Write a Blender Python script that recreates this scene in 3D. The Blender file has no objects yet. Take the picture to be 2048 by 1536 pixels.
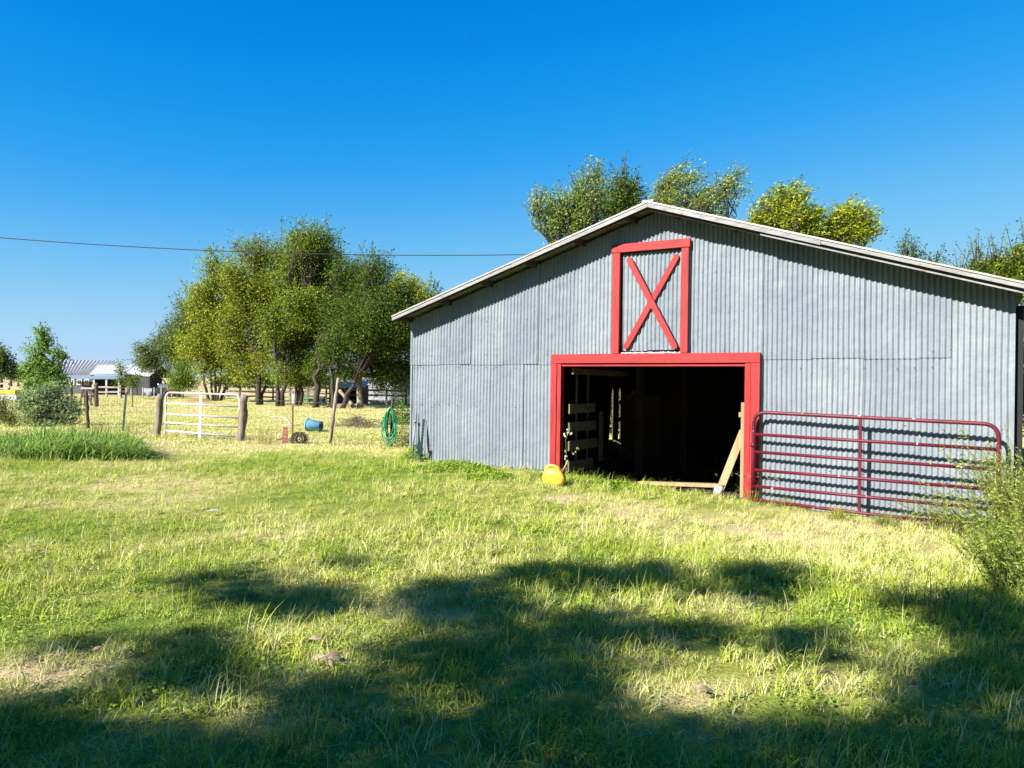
import bpy, math, random
import numpy as np
from mathutils import Vector, Matrix, Euler
random.seed(7)
RNG = np.random.default_rng(11)
S = bpy.context.scene
COL = S.collection
rad = math.radians

# ------------------------------------------------------------------ camera
FPX = 1538.0; ROLL = .0153; TILT = 5 / 1538.0; EYE = 1.6
Rv = np.array([math.cos(ROLL), 0, math.sin(ROLL)]); Fv = np.array([0, math.cos(TILT), math.sin(TILT)])
Uv = np.cross(Rv, Fv); Rv = np.cross(Fv, Uv)
cam = bpy.data.cameras.new('camera'); camo = bpy.data.objects.new('camera', cam); COL.objects.link(camo)
cam.sensor_width = 36; cam.lens = FPX / 2048 * 36; cam.clip_end = 3000; cam.clip_start = .05
camo.matrix_world = Matrix(((Rv[0], Uv[0], -Fv[0], 0), (Rv[1], Uv[1], -Fv[1], 0), (Rv[2], Uv[2], -Fv[2], EYE), (0, 0, 0, 1)))
S.camera = camo

# ------------------------------------------------------------------ sky, sun, exposure
ALPHA, BETA = .375, .71                       # sun slope across / down the barn front
Uw = np.array([.85364724, -.5208516]); Nw = np.array([-.5208516, -.85364724])   # along the barn front; out of it
sd = -Nw + ALPHA * Uw; SUN = np.array([sd[0], sd[1], -BETA]); SUN /= np.linalg.norm(SUN)
elev = math.asin(-SUN[2]); azim = math.atan2(-SUN[0], -SUN[1])
w = bpy.data.worlds.new('World'); S.world = w; w.use_nodes = True
nt = w.node_tree; bg = nt.nodes['Background']
sky = nt.nodes.new('ShaderNodeTexSky'); sky.sky_type = 'NISHITA'; sky.sun_disc = False
sky.sun_elevation = elev; sky.sun_rotation = azim; sky.air_density = .7; sky.dust_density = 0; sky.ozone_density = 3.0; sky.altitude = 150
EXPO = 1.6; STR = .055; KIN = .1331; KS = STR * 2 ** EXPO
def fcurve(pts, src):
    c = nt.nodes.new('ShaderNodeFloatCurve'); cv = c.mapping.curves[0]
    while len(cv.points) < len(pts): cv.points.new(.5, .5)
    for p, (x, y) in zip(cv.points, pts): p.location = (x, y); p.handle_type = 'AUTO'
    c.mapping.update(); m = nt.nodes.new('ShaderNodeMath'); m.operation = 'MULTIPLY'; m.inputs[1].default_value = KIN; nt.links.new(src, m.inputs[0]); nt.links.new(m.outputs[0], c.inputs['Value'])
    d = nt.nodes.new('ShaderNodeMath'); d.operation = 'DIVIDE'; d.inputs[1].default_value = KS; nt.links.new(c.outputs[0], d.inputs[0]); return d.outputs[0]
sp_ = nt.nodes.new('ShaderNodeSeparateColor'); cm_ = nt.nodes.new('ShaderNodeCombineColor'); nt.links.new(sky.outputs[0], sp_.inputs[0])
# the phone's vivid rendering of the clear sky: one tone curve per channel for the whole dome
nt.links.new(fcurve([(0, 0), (.10, .002), (.14, .018), (.18, .065), (.25, .17), (.45, .38), (.66, .47), (1, .60)], sp_.outputs[0]), cm_.inputs[0])
nt.links.new(fcurve([(0, 0), (.19, .25), (.23, .31), (.31, .40), (.44, .54), (.68, .67), (.85, .70), (1, .74)], sp_.outputs[1]), cm_.inputs[1])
nt.links.new(fcurve([(0, 0), (.38, .78), (.45, .84), (.57, .90), (.75, .92), (1, .94)], sp_.outputs[2]), cm_.inputs[2])
nt.links.new(cm_.outputs[0], bg.inputs[0]); bg.inputs[1].default_value = STR
sl = bpy.data.lights.new('sun', 'SUN'); sl.energy = 5.0; sl.angle = rad(.55); sl.color = (1, .955, .88)
so = bpy.data.objects.new('sun', sl); COL.objects.link(so); so.location = (-20, -20, 30)
so.rotation_euler = Vector(SUN).to_track_quat('-Z', 'Y').to_euler()
S.view_settings.view_transform = 'Standard'; S.view_settings.look = 'None'; S.view_settings.exposure = EXPO; S.view_settings.gamma = 1
S.view_settings.use_curve_mapping = False
S.cycles.max_bounces = 6; S.cycles.diffuse_bounces = 1; S.cycles.transparent_max_bounces = 6; S.cycles.sample_clamp_indirect = 4

# ------------------------------------------------------------------ helpers
def ray(px, py):
    return Rv * (px - 1024) / FPX - Uv * (py - 768) / FPX + Fv
def at(px, py, dep):
    d = ray(px, py); return np.array([0, 0, EYE]) + d * (dep / d[1])
CP = np.array([(-1.9, 14.45, .21), (.7, 12.9, .18), (3.4, 11.2, -.03), (6.2, 9.5, -.15), (8, 8.4, -.2), (-9.4, 20.3, .15), (-7, 20.3, -.01),
               (-10.6, 21, .22), (0, 4, 0), (-4, 8, .02), (2, 8, 0), (-4, 13, .06), (-3, 19, .05), (-8, 14, .03), (5, 20, .1)])
def sstep(a, b, x):
    t = np.clip((x - a) / (b - a), 0, 1); return t * t * (3 - 2 * t)
def vnoise(x, y, sc, seed=0):
    x = np.asarray(x, float) * sc + seed * 17.3 + 1000; y = np.asarray(y, float) * sc + seed * 9.1 + 1000
    xi = np.floor(x).astype(np.int64); yi = np.floor(y).astype(np.int64); fx = x - xi; fy = y - yi
    fx = fx * fx * (3 - 2 * fx); fy = fy * fy * (3 - 2 * fy)
    def h(a, b):
        n = (a * 374761393 + b * 668265263 + seed * 144665) & 0x7fffffff
        n = ((n ^ (n >> 13)) * 1274126177) & 0x7fffffff
        return ((n ^ (n >> 16)) & 0xffff) / 65535.
    return (h(xi, yi) * (1 - fx) + h(xi + 1, yi) * fx) * (1 - fy) + (h(xi, yi + 1) * (1 - fx) + h(xi + 1, yi + 1) * fx) * fy
def gh(x, y):
    x = np.asarray(x, float); y = np.asarray(y, float)
    num = 0; den = .05
    for cx, cy, cz in CP:
        k = np.exp(-((x - cx) ** 2 + (y - cy) ** 2) / 6.5); num = num + k * cz; den = den + k
    h = num / den
    h = h + (vnoise(x, y, .55, 3) - .5) * .05 + (vnoise(x, y, 2.1, 4) - .5) * .025
    s_ = (x - 2.15) * .85364724 - (y - 11.985) * .5208516; o_ = -(x - 2.15) * .5208516 - (y - 11.985) * .85364724
    h = h - .42 * (1 - sstep(4.2, 4.6, np.abs(s_))) * sstep(.05, .45, -o_) * (1 - sstep(10.2, 10.6, -o_))
    d = np.hypot(x, y)
    h = h + sstep(28, 60, d) * (vnoise(x, y, .06, 5) - .5) * .25 + sstep(150, 420, d) * 3.2
    return h
def gz(x, y): return float(gh(x, y))
def gpix(px, py):
    """ground point seen at a photo pixel"""
    d = ray(px, py); t = -EYE / d[2]
    for _ in range(12):
        p = d * t; t = (gz(p[0], p[1]) - EYE) / d[2]
    return np.array([d[0] * t, d[1] * t, EYE + d[2] * t])

def tag(o, label=None, cat=None, group=None, kind=None):
    if label: o['label'] = label
    if cat: o['category'] = cat
    if group: o['group'] = group
    if kind: o['kind'] = kind
    return o
def empty(name, loc=(0, 0, 0), rz=0, label=None, cat=None, group=None):
    o = bpy.data.objects.new(name, None); COL.objects.link(o); o.empty_display_size = .2
    o.location = loc; o.rotation_euler = (0, 0, rz)
    return tag(o, label, cat, group)
def mesh_np(name, V, F, mat=None, parent=None, colors=None, smooth=False):
    """V (n,3); F list of int arrays, each (m,k)"""
    me = bpy.data.meshes.new(name); V = np.asarray(V, np.float32)
    if not isinstance(F, (list, tuple)): F = [F]
    me.vertices.add(len(V)); me.vertices.foreach_set('co', V.ravel())
    loops = np.concatenate([f.ravel() for f in F]).astype(np.int32)
    starts = []; k0 = 0
    for f in F:
        m, k = f.shape; starts.append(k0 + np.arange(m) * k); k0 += m * k
    starts = np.concatenate(starts).astype(np.int32)
    me.loops.add(len(loops)); me.loops.foreach_set('vertex_index', loops)
    me.polygons.add(len(starts)); me.polygons.foreach_set('loop_start', starts)
    if smooth: me.polygons.foreach_set('use_smooth', np.ones(len(starts), bool))
    if colors is not None:
        a = me.color_attributes.new('lc', 'FLOAT_COLOR', 'POINT')
        c = np.ones((len(V), 4), np.float32); c[:, :3] = colors; a.data.foreach_set('color', c.ravel())
    me.update(calc_edges=True)
    if mat: me.materials.append(mat)
    o = bpy.data.objects.new(name, me); COL.objects.link(o)
    if parent: o.parent = parent
    return o
class MB:
    def __init__(s): s.v = []; s.f = []; s.sm = []
    def box(s, x0, x1, y0, y1, z0, z1, M=None):
        b = len(s.v)
        for z in (z0, z1):
            for x, y in ((x0, y0), (x1, y0), (x1, y1), (x0, y1)):
                p = Vector((x, y, z)); s.v.append(tuple(M @ p if M else p))
        for q in ((0, 3, 2, 1), (4, 5, 6, 7), (0, 1, 5, 4), (1, 2, 6, 5), (2, 3, 7, 6), (3, 0, 4, 7)):
            s.f.append(tuple(b + i for i in q)); s.sm.append(False)
        return s
    def bar(s, p, q, wd, th, up=(0, 0, 1)):
        """board from p to q; wd along the direction nearest up, th across"""
        p = Vector(p); q = Vector(q); d = q - p; L = d.length; d.normalize(); u = Vector(up)
        u = (u - d * u.dot(d)); u = u.normalized() if u.length > 1e-4 else d.orthogonal().normalized(); n = d.cross(u)
        M = Matrix(((d.x, n.x, u.x, p.x), (d.y, n.y, u.y, p.y), (d.z, n.z, u.z, p.z), (0, 0, 0, 1)))
        return s.box(0, L, -th / 2, th / 2, -wd / 2, wd / 2, M)
    def tube(s, pts, r, n=8, cap=True, rr=None):
        pts = [Vector(p) for p in pts]; k = len(pts); b = len(s.v)
        rs = rr if rr is not None else ([r] * k if not isinstance(r, (list, tuple)) else list(r))
        prev = None
        for i, p in enumerate(pts):
            t = (pts[min(i + 1, k - 1)] - pts[max(i - 1, 0)]).normalized()
            if prev is None: a = t.orthogonal().normalized()
            else:
                a = prev - t * prev.dot(t); a = a.normalized() if a.length > 1e-5 else t.orthogonal().normalized()
            prev = a; c = t.cross(a)
            for j in range(n):
                an = 2 * math.pi * j / n; s.v.append(tuple(p + (a * math.cos(an) + c * math.sin(an)) * rs[i]))
        for i in range(k - 1):
            for j in range(n):
                j2 = (j + 1) % n; s.f.append((b + i * n + j, b + i * n + j2, b + (i + 1) * n + j2, b + (i + 1) * n + j)); s.sm.append(True)
        if cap:
            s.f.append(tuple(b + j for j in reversed(range(n)))); s.sm.append(False)
            s.f.append(tuple(b + (k - 1) * n + j for j in range(n))); s.sm.append(False)
        return s
    def poly(s, pts, sm=False):
        b = len(s.v); s.v += [tuple(p) for p in pts]; s.f.append(tuple(range(b, b + len(pts)))); s.sm.append(sm); return s
    def lathe(s, prof, n=20, M=None, cap=True):
        b = len(s.v)
        for r, z in prof:
            for j in range(n):
                a = 2 * math.pi * j / n; p = Vector((r * math.cos(a), r * math.sin(a), z)); s.v.append(tuple(M @ p if M else p))
        for i in range(len(prof) - 1):
            for j in range(n):
                j2 = (j + 1) % n; s.f.append((b + i * n + j, b + i * n + j2, b + (i + 1) * n + j2, b + (i + 1) * n + j)); s.sm.append(True)
        return s
    def build(s, name, mat, parent=None):
        me = bpy.data.meshes.new(name); me.from_pydata(s.v, [], s.f); me.polygons.foreach_set('use_smooth', s.sm)
        if mat: me.materials.append(mat)
        o = bpy.data.objects.new(name, me); COL.objects.link(o)
        if parent: o.parent = parent
        return o
def bevel(o, wd=.004, seg=1):
    m = o.modifiers.new('bevel', 'BEVEL'); m.width = wd; m.segments = seg; m.limit_method = 'ANGLE'; return o

# ------------------------------------------------------------------ materials
def newmat(name):
    m = bpy.data.materials.new(name); m.use_nodes = True; n = m.node_tree.nodes; l = m.node_tree.links
    return m, n, l, n['Principled BSDF']
def noise(n, l, scale, det=4, vec=None, rough=.55):
    t = n.new('ShaderNodeTexNoise'); t.inputs['Scale'].default_value = scale; t.inputs['Detail'].default_value = det; t.inputs['Roughness'].default_value = rough
    if vec: l.new(vec, t.inputs['Vector'])
    return t
def ramp(n, l, src, stops):
    r = n.new('ShaderNodeValToRGB'); e = r.color_ramp.elements
    while len(e) < len(stops): e.new(.5)
    for i, (p, c) in enumerate(stops): e[i].position = p; e[i].color = (*c, 1) if len(c) == 3 else c
    l.new(src, r.inputs[0]); return r
def mix(n, l, fac, a, b, mode='MIX'):
    m = n.new('ShaderNodeMix'); m.data_type = 'RGBA'; m.blend_type = mode
    for k, v in ((0, fac), (6, a), (7, b)):
        if hasattr(v, 'links') or hasattr(v, 'is_linked'): l.new(v, m.inputs[k])
        elif k == 0: m.inputs[0].default_value = v
        else: m.inputs[k].default_value = (*v, 1)
    return m.outputs[2]
def coords(n, l, scale=(1, 1, 1), kind='Object'):
    tc = n.new('ShaderNodeTexCoord'); mp = n.new('ShaderNodeMapping'); mp.inputs['Scale'].default_value = scale
    l.new(tc.outputs[kind], mp.inputs[0]); return mp.outputs[0]
def bumpn(n, l, bs, src, strength=.3, dist=.01):
    b = n.new('ShaderNodeBump'); b.inputs['Strength'].default_value = strength; b.inputs['Distance'].default_value = dist
    l.new(src, b.inputs['Height']); l.new(b.outputs[0], bs.inputs['Normal'])
def M_simple(name, col, col2=None, rough=.7, scale=(1, 1, 1), ns=8, bump=.2, metal=0, dist=.01, lo=.35, hi=.7, spec=.3):
    m, n, l, b = newmat(name); v = coords(n, l, scale); t = noise(n, l, ns, 5, v)
    col = tuple(x * .78 for x in col); c2 = tuple(x * .78 for x in col2) if col2 else tuple(x * .75 for x in col)
    r = ramp(n, l, t.outputs[0], [(lo, c2), (hi, col)]); l.new(r.outputs[0], b.inputs['Base Color'])
    b.inputs['Roughness'].default_value = rough; b.inputs['Metallic'].default_value = metal; b.inputs['Specular IOR Level'].default_value = spec
    if bump: bumpn(n, l, b, t.outputs[0], bump, dist)
    return m
def M_paint_wood(name, col, worn, axis, wear=.68):
    col = tuple(x * .74 for x in col); worn = tuple(x * .74 for x in worn)
    m, n, l, b = newmat(name)
    sc = {'x': (1, 14, 14), 'y': (14, 1, 14), 'z': (14, 14, 1)}[axis]
    g = noise(n, l, 3, 6, coords(n, l, sc), .65); k = noise(n, l, 9, 3, coords(n, l)); lg = noise(n, l, 1.3, 3, coords(n, l))
    base = ramp(n, l, g.outputs[0], [(.28, tuple(x * .5 for x in col)), (.55, col)]).outputs[0]
    kn = ramp(n, l, k.outputs[0], [(wear, (0, 0, 0)), (wear + .05, (1, 1, 1))]).outputs[0]
    base = mix(n, l, kn, base, worn)
    base = mix(n, l, .55, base, ramp(n, l, lg.outputs[0], [(.3, (.5, .5, .5)), (.7, (1, 1, 1))]).outputs[0], 'MULTIPLY')
    l.new(base, b.inputs['Base Color']); b.inputs['Roughness'].default_value = .6; b.inputs['Specular IOR Level'].default_value = .25
    bumpn(n, l, b, g.outputs[0], .5, .004); return m
def M_leaf(name, trans=.3, sat=1.0):
    m, n, l, b = newmat(name); a = n.new('ShaderNodeAttribute'); a.attribute_name = 'lc'
    b.inputs['Roughness'].default_value = .55; b.inputs['Specular IOR Level'].default_value = .15
    l.new(a.outputs['Color'], b.inputs['Base Color'])
    t = n.new('ShaderNodeBsdfTranslucent'); mx = n.new('ShaderNodeMixShader'); mx.inputs[0].default_value = trans
    tc = mix(n, l, 1.0, a.outputs['Color'], (1.15, 1.25, .55), 'MULTIPLY'); l.new(tc, t.inputs[0])
    l.new(b.outputs[0], mx.inputs[1]); l.new(t.outputs[0], mx.inputs[2]); l.new(mx.outputs[0], n['Material Output'].inputs[0]); return m
LEAF = M_leaf('leaf', .38)
BARK = M_simple('bark', (.085, .07, .055), (.035, .028, .022), .9, (1, 1, .25), 9, .8, dist=.03)
BARKL = M_simple('pale_bark', (.42, .34, .25), (.2, .15, .1), .9, (1, 1, .25), 7, .8, dist=.03)
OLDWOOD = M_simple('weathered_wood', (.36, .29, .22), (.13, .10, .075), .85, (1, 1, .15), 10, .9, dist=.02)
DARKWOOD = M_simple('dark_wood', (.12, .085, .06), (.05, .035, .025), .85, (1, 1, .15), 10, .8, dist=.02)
REDX = M_paint_wood('red_paint_x', (.43, .028, .027), (.16, .02, .018), 'x')
REDZ = M_paint_wood('red_paint_z', (.43, .028, .027), (.16, .02, .018), 'z')
WIRE = M_simple('galvanised_wire', (.3, .29, .27), (.15, .12, .1), .5, ns=20, bump=0, metal=.5)

# ------------------------------------------------------------------ ground
def dryness(x, y):
    """0 green .. 1 straw"""
    x = np.asarray(x, float); y = np.asarray(y, float)
    d = .31 + (vnoise(x, y, .5, 21) - .5) * .5 + (vnoise(x, y, 1.6, 22) - .5) * .45 + (vnoise(x, y, 4.5, 23) - .5) * .25
    def blob(px, py, rx, ry, a):
        g = gpix(px, py); return a * np.exp(-((x - g[0]) / rx) ** 2 - ((y - g[1]) / ry) ** 2)
    d = d + blob(1720, 1050, 1.8, .8, .55) + blob(1500, 1080, 1.6, .9, .30) + blob(1440, 1215, .5, .3, .5) + blob(1400, 1400, .25, .15, .3)
    d = d + blob(1130, 1000, .35, .25, .7) + blob(60, 1105, .3, .3, .5) + blob(60, 1350, .4, .3, .5) + blob(480, 1430, .3, .2, .35) + blob(640, 1275, .4, .2, .3)
    d = d - blob(950, 955, 2.4, .55, .45) - blob(1250, 975, 1.6, .7, .30) - blob(200, 1050, 2.5, 1.5, .12)
    d = d + sstep(13, 20, y - .12 * x) * .42 + sstep(40, 80, y) * .05
    d = d + blob(600, 1020, 2.2, 2.0, .08) - (1 - sstep(5.2, 7.2, y)) * .13  # nearest grass tinted greener to counter the blue of the tree shade
    return np.clip(d, 0, 1)
def build_ground():
    ys = np.concatenate([np.arange(-14, 26, .2), 26 * (1600 / 26) ** (np.linspace(0, 1, 90))])
    us = np.linspace(-1, 1, 241)
    V = []; 
    Y, U_ = np.meshgrid(ys, us, indexing='ij')
    half = 16 + np.abs(Y) * 1.0 + np.clip(Y, 0, None) * .2
    X = np.sign(U_) * np.abs(U_) ** 1.15 * half
    Z = gh(X, Y)
    n0, n1 = Y.shape; idx = np.arange(n0 * n1).reshape(n0, n1)
    F = np.stack([idx[:-1, :-1], idx[:-1, 1:], idx[1:, 1:], idx[1:, :-1]], -1).reshape(-1, 4)
    o = mesh_np('ground', np.stack([X, Y, Z], -1).reshape(-1, 3), F, None, smooth=True)
    a = o.data.attributes.new('dry', 'FLOAT', 'POINT'); a.data.foreach_set('value', dryness(X, Y).ravel().astype(np.float32))
    m, n, l, b = newmat('lawn_soil'); at_ = n.new('ShaderNodeAttribute'); at_.attribute_name = 'dry'
    geo = n.new('ShaderNodeNewGeometry'); t1 = noise(n, l, 2.5, 6, geo.outputs['Position']); t2 = noise(n, l, 30, 5, geo.outputs['Position'], .7)
    add = n.new('ShaderNodeMath'); add.operation = 'MULTIPLY_ADD'; add.inputs[1].default_value = .6; add.inputs[2].default_value = -.3; l.new(t1.outputs[0], add.inputs[0])
    ad2 = n.new('ShaderNodeMath'); l.new(add.outputs[0], ad2.inputs[0]); l.new(at_.outputs['Fac'], ad2.inputs[1])
    r = ramp(n, l, ad2.outputs[0], [(.05, (.12, .19, .025)), (.4, (.28, .30, .06)), (.65, (.48, .41, .18)), (.95, (.50, .38, .23))])
    r2 = ramp(n, l, t2.outputs[0], [(.3, (.45, .42, .4)), (.65, (1, 1, 1))])
    l.new(mix(n, l, .75, r.outputs[0], r2.outputs[0], 'MULTIPLY'), b.inputs['Base Color']); b.inputs['Roughness'].default_value = .95; b.inputs['Specular IOR Level'].default_value = .1
    bumpn(n, l, b, t2.outputs[0], .9, .04); o.data.materials.append(m)
    tag(o, 'uneven pasture and lawn ground reaching the horizon', kind='structure'); return o
build_ground()

# ------------------------------------------------------------------ the barn
YAW = math.atan2(Uw[1], Uw[0]); MID = np.array([2.15, 11.985])
barn = empty('barn', (MID[0], MID[1], 0), YAW, 'large grey corrugated metal barn with red framed doorway and gable roof', 'barn')
def BW(s, h, o=0):           # barn front coordinates -> world; o = metres out of the front wall
    q = MID + Uw * s + Nw * o; return np.array([q[0], q[1], h])
def wallpt(px, py, o=0):     # photo pixel -> barn coordinates (s,h) on the plane o metres in front
    d = ray(px, py); nn = np.array([*Nw, 0]); C0 = np.array([0, 0, EYE]); t = ((BW(0, 0, o) - C0) @ nn) / (d @ nn); p = C0 + d * t
    return float((p[:2] - MID) @ Uw), float(p[2])
RS0, RH, RSL = .09, 4.35, .315
def roofh(s): return RH - RSL * abs(s - RS0)
def M_sheet():
    m, n, l, b = newmat('painted_corrugated_steel')
    oi = n.new('ShaderNodeObjectInfo'); v = coords(n, l, (1, 1, 1)); v2 = coords(n, l, (3, 3, .25))
    t = noise(n, l, 1.6, 5, v); st = noise(n, l, 7, 6, v2, .65); sp = noise(n, l, 42, 2, v)
    base = ramp(n, l, t.outputs[0], [(.3, (.153, .177, .201)), (.7, (.193, .218, .240))]).outputs[0]
    base = mix(n, l, .5, base, ramp(n, l, st.outputs[0], [(.3, (.78, .78, .78)), (.65, (1, 1, 1))]).outputs[0], 'MULTIPLY')
    rr = ramp(n, l, oi.outputs['Random'], [(0, (.86, .88, .91)), (1, (1.06, 1.05, 1.03))]).outputs[0]
    base = mix(n, l, 1, base, rr, 'MULTIPLY')
    sc = ramp(n, l, sp.outputs[0], [(.73, (0, 0, 0)), (.76, (1, 1, 1))]).outputs[0]
    base = mix(n, l, sc, base, (.26, .28, .29))
    l.new(base, b.inputs['Base Color']); b.inputs['Roughness'].default_value = .5; b.inputs['Specular IOR Level'].default_value = .4
    d = noise(n, l, 5, 3, v); bumpn(n, l, b, d.outputs[0], .7, .025); return m
SHEET = M_sheet()
PITCH = .0677
def sheet(s0, s1, f0, f1, off=0, name='wall_sheet', parent=barn, per=8, rows=14, amp=.012, tilt=0.0):
    ns = max(8, int(round((s1 - s0) / PITCH * per))); s = np.linspace(s0, s1, ns + 1)
    h0 = np.array([f0(x) for x in s]); h1 = np.array([f1(x) for x in s])
    v = np.linspace(0, 1, rows + 1)[:, None]; H = h0 + (h1 - h0) * v; Sx = np.broadcast_to(s, H.shape).copy()
    ph = RNG.uniform(0, 1) * 0
    O = amp * np.cos(2 * np.pi * Sx / PITCH + ph) + off + tilt * (Sx - s0) / (s1 - s0)
    O = O + (vnoise(Sx * 2.5, H * 1.2, 1, 31) - .5) * .012 + (vnoise(Sx * 9, H * 5, 1, 32) - .5) * .004
    Sx = Sx + (vnoise(Sx, H * 1.5, 1, 33) - .5) * .012
    dmask = np.clip(vnoise(Sx * 4, H * 3, 1, 34) - .82, 0, 1) * .10
    O = O - dmask
    n0, n1 = H.shape; idx = np.arange(n0 * n1).reshape(n0, n1)
    F = np.stack([idx[:-1, :-1], idx[:-1, 1:], idx[1:, 1:], idx[1:, :-1]], -1).reshape(-1, 4)
    return mesh_np(name, np.stack([Sx, -O, H], -1).reshape(-1, 3), F, SHEET, parent, smooth=True)
K = lambda c: (lambda s: c)
edge = 4.73
lowl = [-4.73, -4.21, -3.62, -2.98, -2.30, -1.62]
lowr = [1.62, 2.36, 3.02, 3.70, 4.30, 4.73]
for i in range(5): sheet(lowl[i] - .02, lowl[i + 1] + .02, K(-.3), K(2.02), .004 * (i % 2), tilt=.007, rows=22)
for i in range(5):
    top = 2.085 if i < 2 else (2.09 if i == 2 else None)
    if i < 3: sheet(lowr[i] - .02, lowr[i + 1] + .02, K(-.4), K(2.09), .004 * (i % 2), tilt=.007, rows=22)
sheet(3.68, 4.06, K(-.45), K(2.09), .004, tilt=.003, rows=22)
sheet(4.02, 4.75, K(-.5), lambda s: roofh(s) - .01, .010, tilt=.002, rows=34)
upl = [-4.73, -4.10, -3.40, -2.72, -2.02, -1.33, -.57]
for i in range(6): sheet(upl[i] - .02, upl[i + 1] + .02, K(1.975 + .012 * (i % 2)), lambda s: roofh(s) - .01, .011 + .004 * (i % 2), tilt=.007, rows=26)
upr = [.57, 1.22, 1.70, 2.36, 3.03, 3.70, 4.05]
for i in range(6): sheet(upr[i] - .02, upr[i + 1] + .02, K(2.045 + .012 * (i % 2)), lambda s: roofh(s) - .01, .011 + .004 * (i % 2), tilt=.007, rows=26)
sheet(-.60, .02, K(3.76), lambda s: roofh(s) - .01, .018, rows=8); sheet(-.01, .60, K(3.76), lambda s: roofh(s) - .01, .022, rows=8)
# roofing screws in rows, far too many and small to pick apart
mb = MB()
for h in (.5, 1.25, 1.93, 2.15, 2.75, 3.35):
    for k in range(int(2 * edge / (PITCH * 3))):
        if random.random() < .45: continue
        s_ = -edge + .06 + k * PITCH * 3 + random.uniform(-.01, .01)
        s_ = round(s_ / PITCH) * PITCH
        if abs(s_) < 1.7 and h < 2.2 or abs(s_) < .66 or h > roofh(s_) - .1: continue
        hh = h + random.uniform(-.012, .012); mb.box(s_ - .004, s_ + .004, -.036, -.02, hh - .004, hh + .004)
o = mb.build('screws', M_simple('rusty_screw', (.2, .19, .18), rough=.6, bump=0), barn); tag(o, kind='stuff')
# hatch sheets (recessed between the red boards)
sheet(-.50, -.04, K(2.19), lambda s: 3.73 + .0 * s, .000, 'hatch_sheet', rows=16, tilt=.0); sheet(-.06, .50, K(2.20), lambda s: 3.74, .006, 'hatch_sheet', rows=16)
# raw bent sheet edge under the hatch
mb = MB()
for i in range(26):
    a = -.50 + i * .039; mb.box(a, a + .036, -.026 - random.uniform(0, .006), -.012, 2.150 + random.uniform(-.004, .004), 2.166 + random.uniform(0, .010))
mb.build('sheet_edge', M_simple('chipped_white_edge', (.6, .6, .58), (.3, .3, .3), ns=30), barn)
# side corner flashing (left)
MB().box(-4.745, -4.715, -.012, .05, -.3, 2.80).build('corner_trim', SHEET, barn)
MB().box(4.735, 4.760, -.030, .03, -.6, 2.76).build('corner_trim', SHEET, barn)
MB().box(4.764, 4.85, .06, .10, -.6, 2.70).build('corner_shade_strip', M_simple('black_board', (.012, .012, .014), bump=0), barn)  # black strip standing in for the shaded gap beyond the corner

# red doorway boards
def rboard(name, s0, s1, h0, h1, o0, o1, mat):
    b_ = MB().box(s0, s1, -o1, -o0, h0, h1).build(name, mat, barn); bevel(b_, .005); return b_
rboard('door_header', -1.715, 1.695, 1.995, 2.145, .032, .085, REDX)
rboard('door_header_lip', -1.53, 1.475, 1.945, 1.993, -.05, .050, REDX)
rboard('door_post', -1.715, -1.605, -.2, 1.993, .032, .083, REDZ)
rboard('door_jamb', -1.602, -1.53, -.2, 1.993, -.06, .070, REDZ)
rboard('door_post', 1.565, 1.695, -.35, 1.993, .032, .083, REDZ)
rboard('door_jamb', 1.475, 1.562, -.3, 1.993, -.06, .070, REDZ)
rboard('hatch_board', -.628, -.50, 2.147, 3.745, .032, .088, REDZ)
rboard('hatch_board', .505, .622, 2.147, 3.740, .032, .088, REDZ)
rboard('hatch_board', -.645, .640, 3.747, 3.880, .034, .092, REDX)
def brace(p, q, o0):
    """rounded-end plank of the X"""
    p = np.array(p); q = np.array(q); d = (q - p) / np.linalg.norm(q - p); nrm = np.array([-d[1], d[0]]); wd = .047
    pts = []
    for c, sgn in ((q, 1), (p, -1)):
        for k in range(7):
            a = -math.pi / 2 + math.pi * k / 6; pts.append(c + sgn * (d * math.cos(a) * wd + nrm * math.sin(a) * wd))
    m_ = MB(); fr = [(x, -o0 - .038, z) for x, z in pts]; bk = [(x, -o0, z) for x, z in pts]; k = len(pts)
    m_.v = fr + bk; m_.f = [tuple(range(k)), tuple(reversed(range(k, 2 * k)))] + [(i, k + i, k + (i + 1) % k, (i + 1) % k) for i in range(k)]; m_.sm = [False] * len(m_.f)
    o_ = m_.build('hatch_brace', REDX if 0 else REDZ, barn); bevel(o_, .004); return o_
brace(wallpt(1353, 515, .03), wallpt(1253, 693, .03), .014)
brace(wallpt(1260, 521, .06), wallpt(1350, 693, .06), .055)

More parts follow.
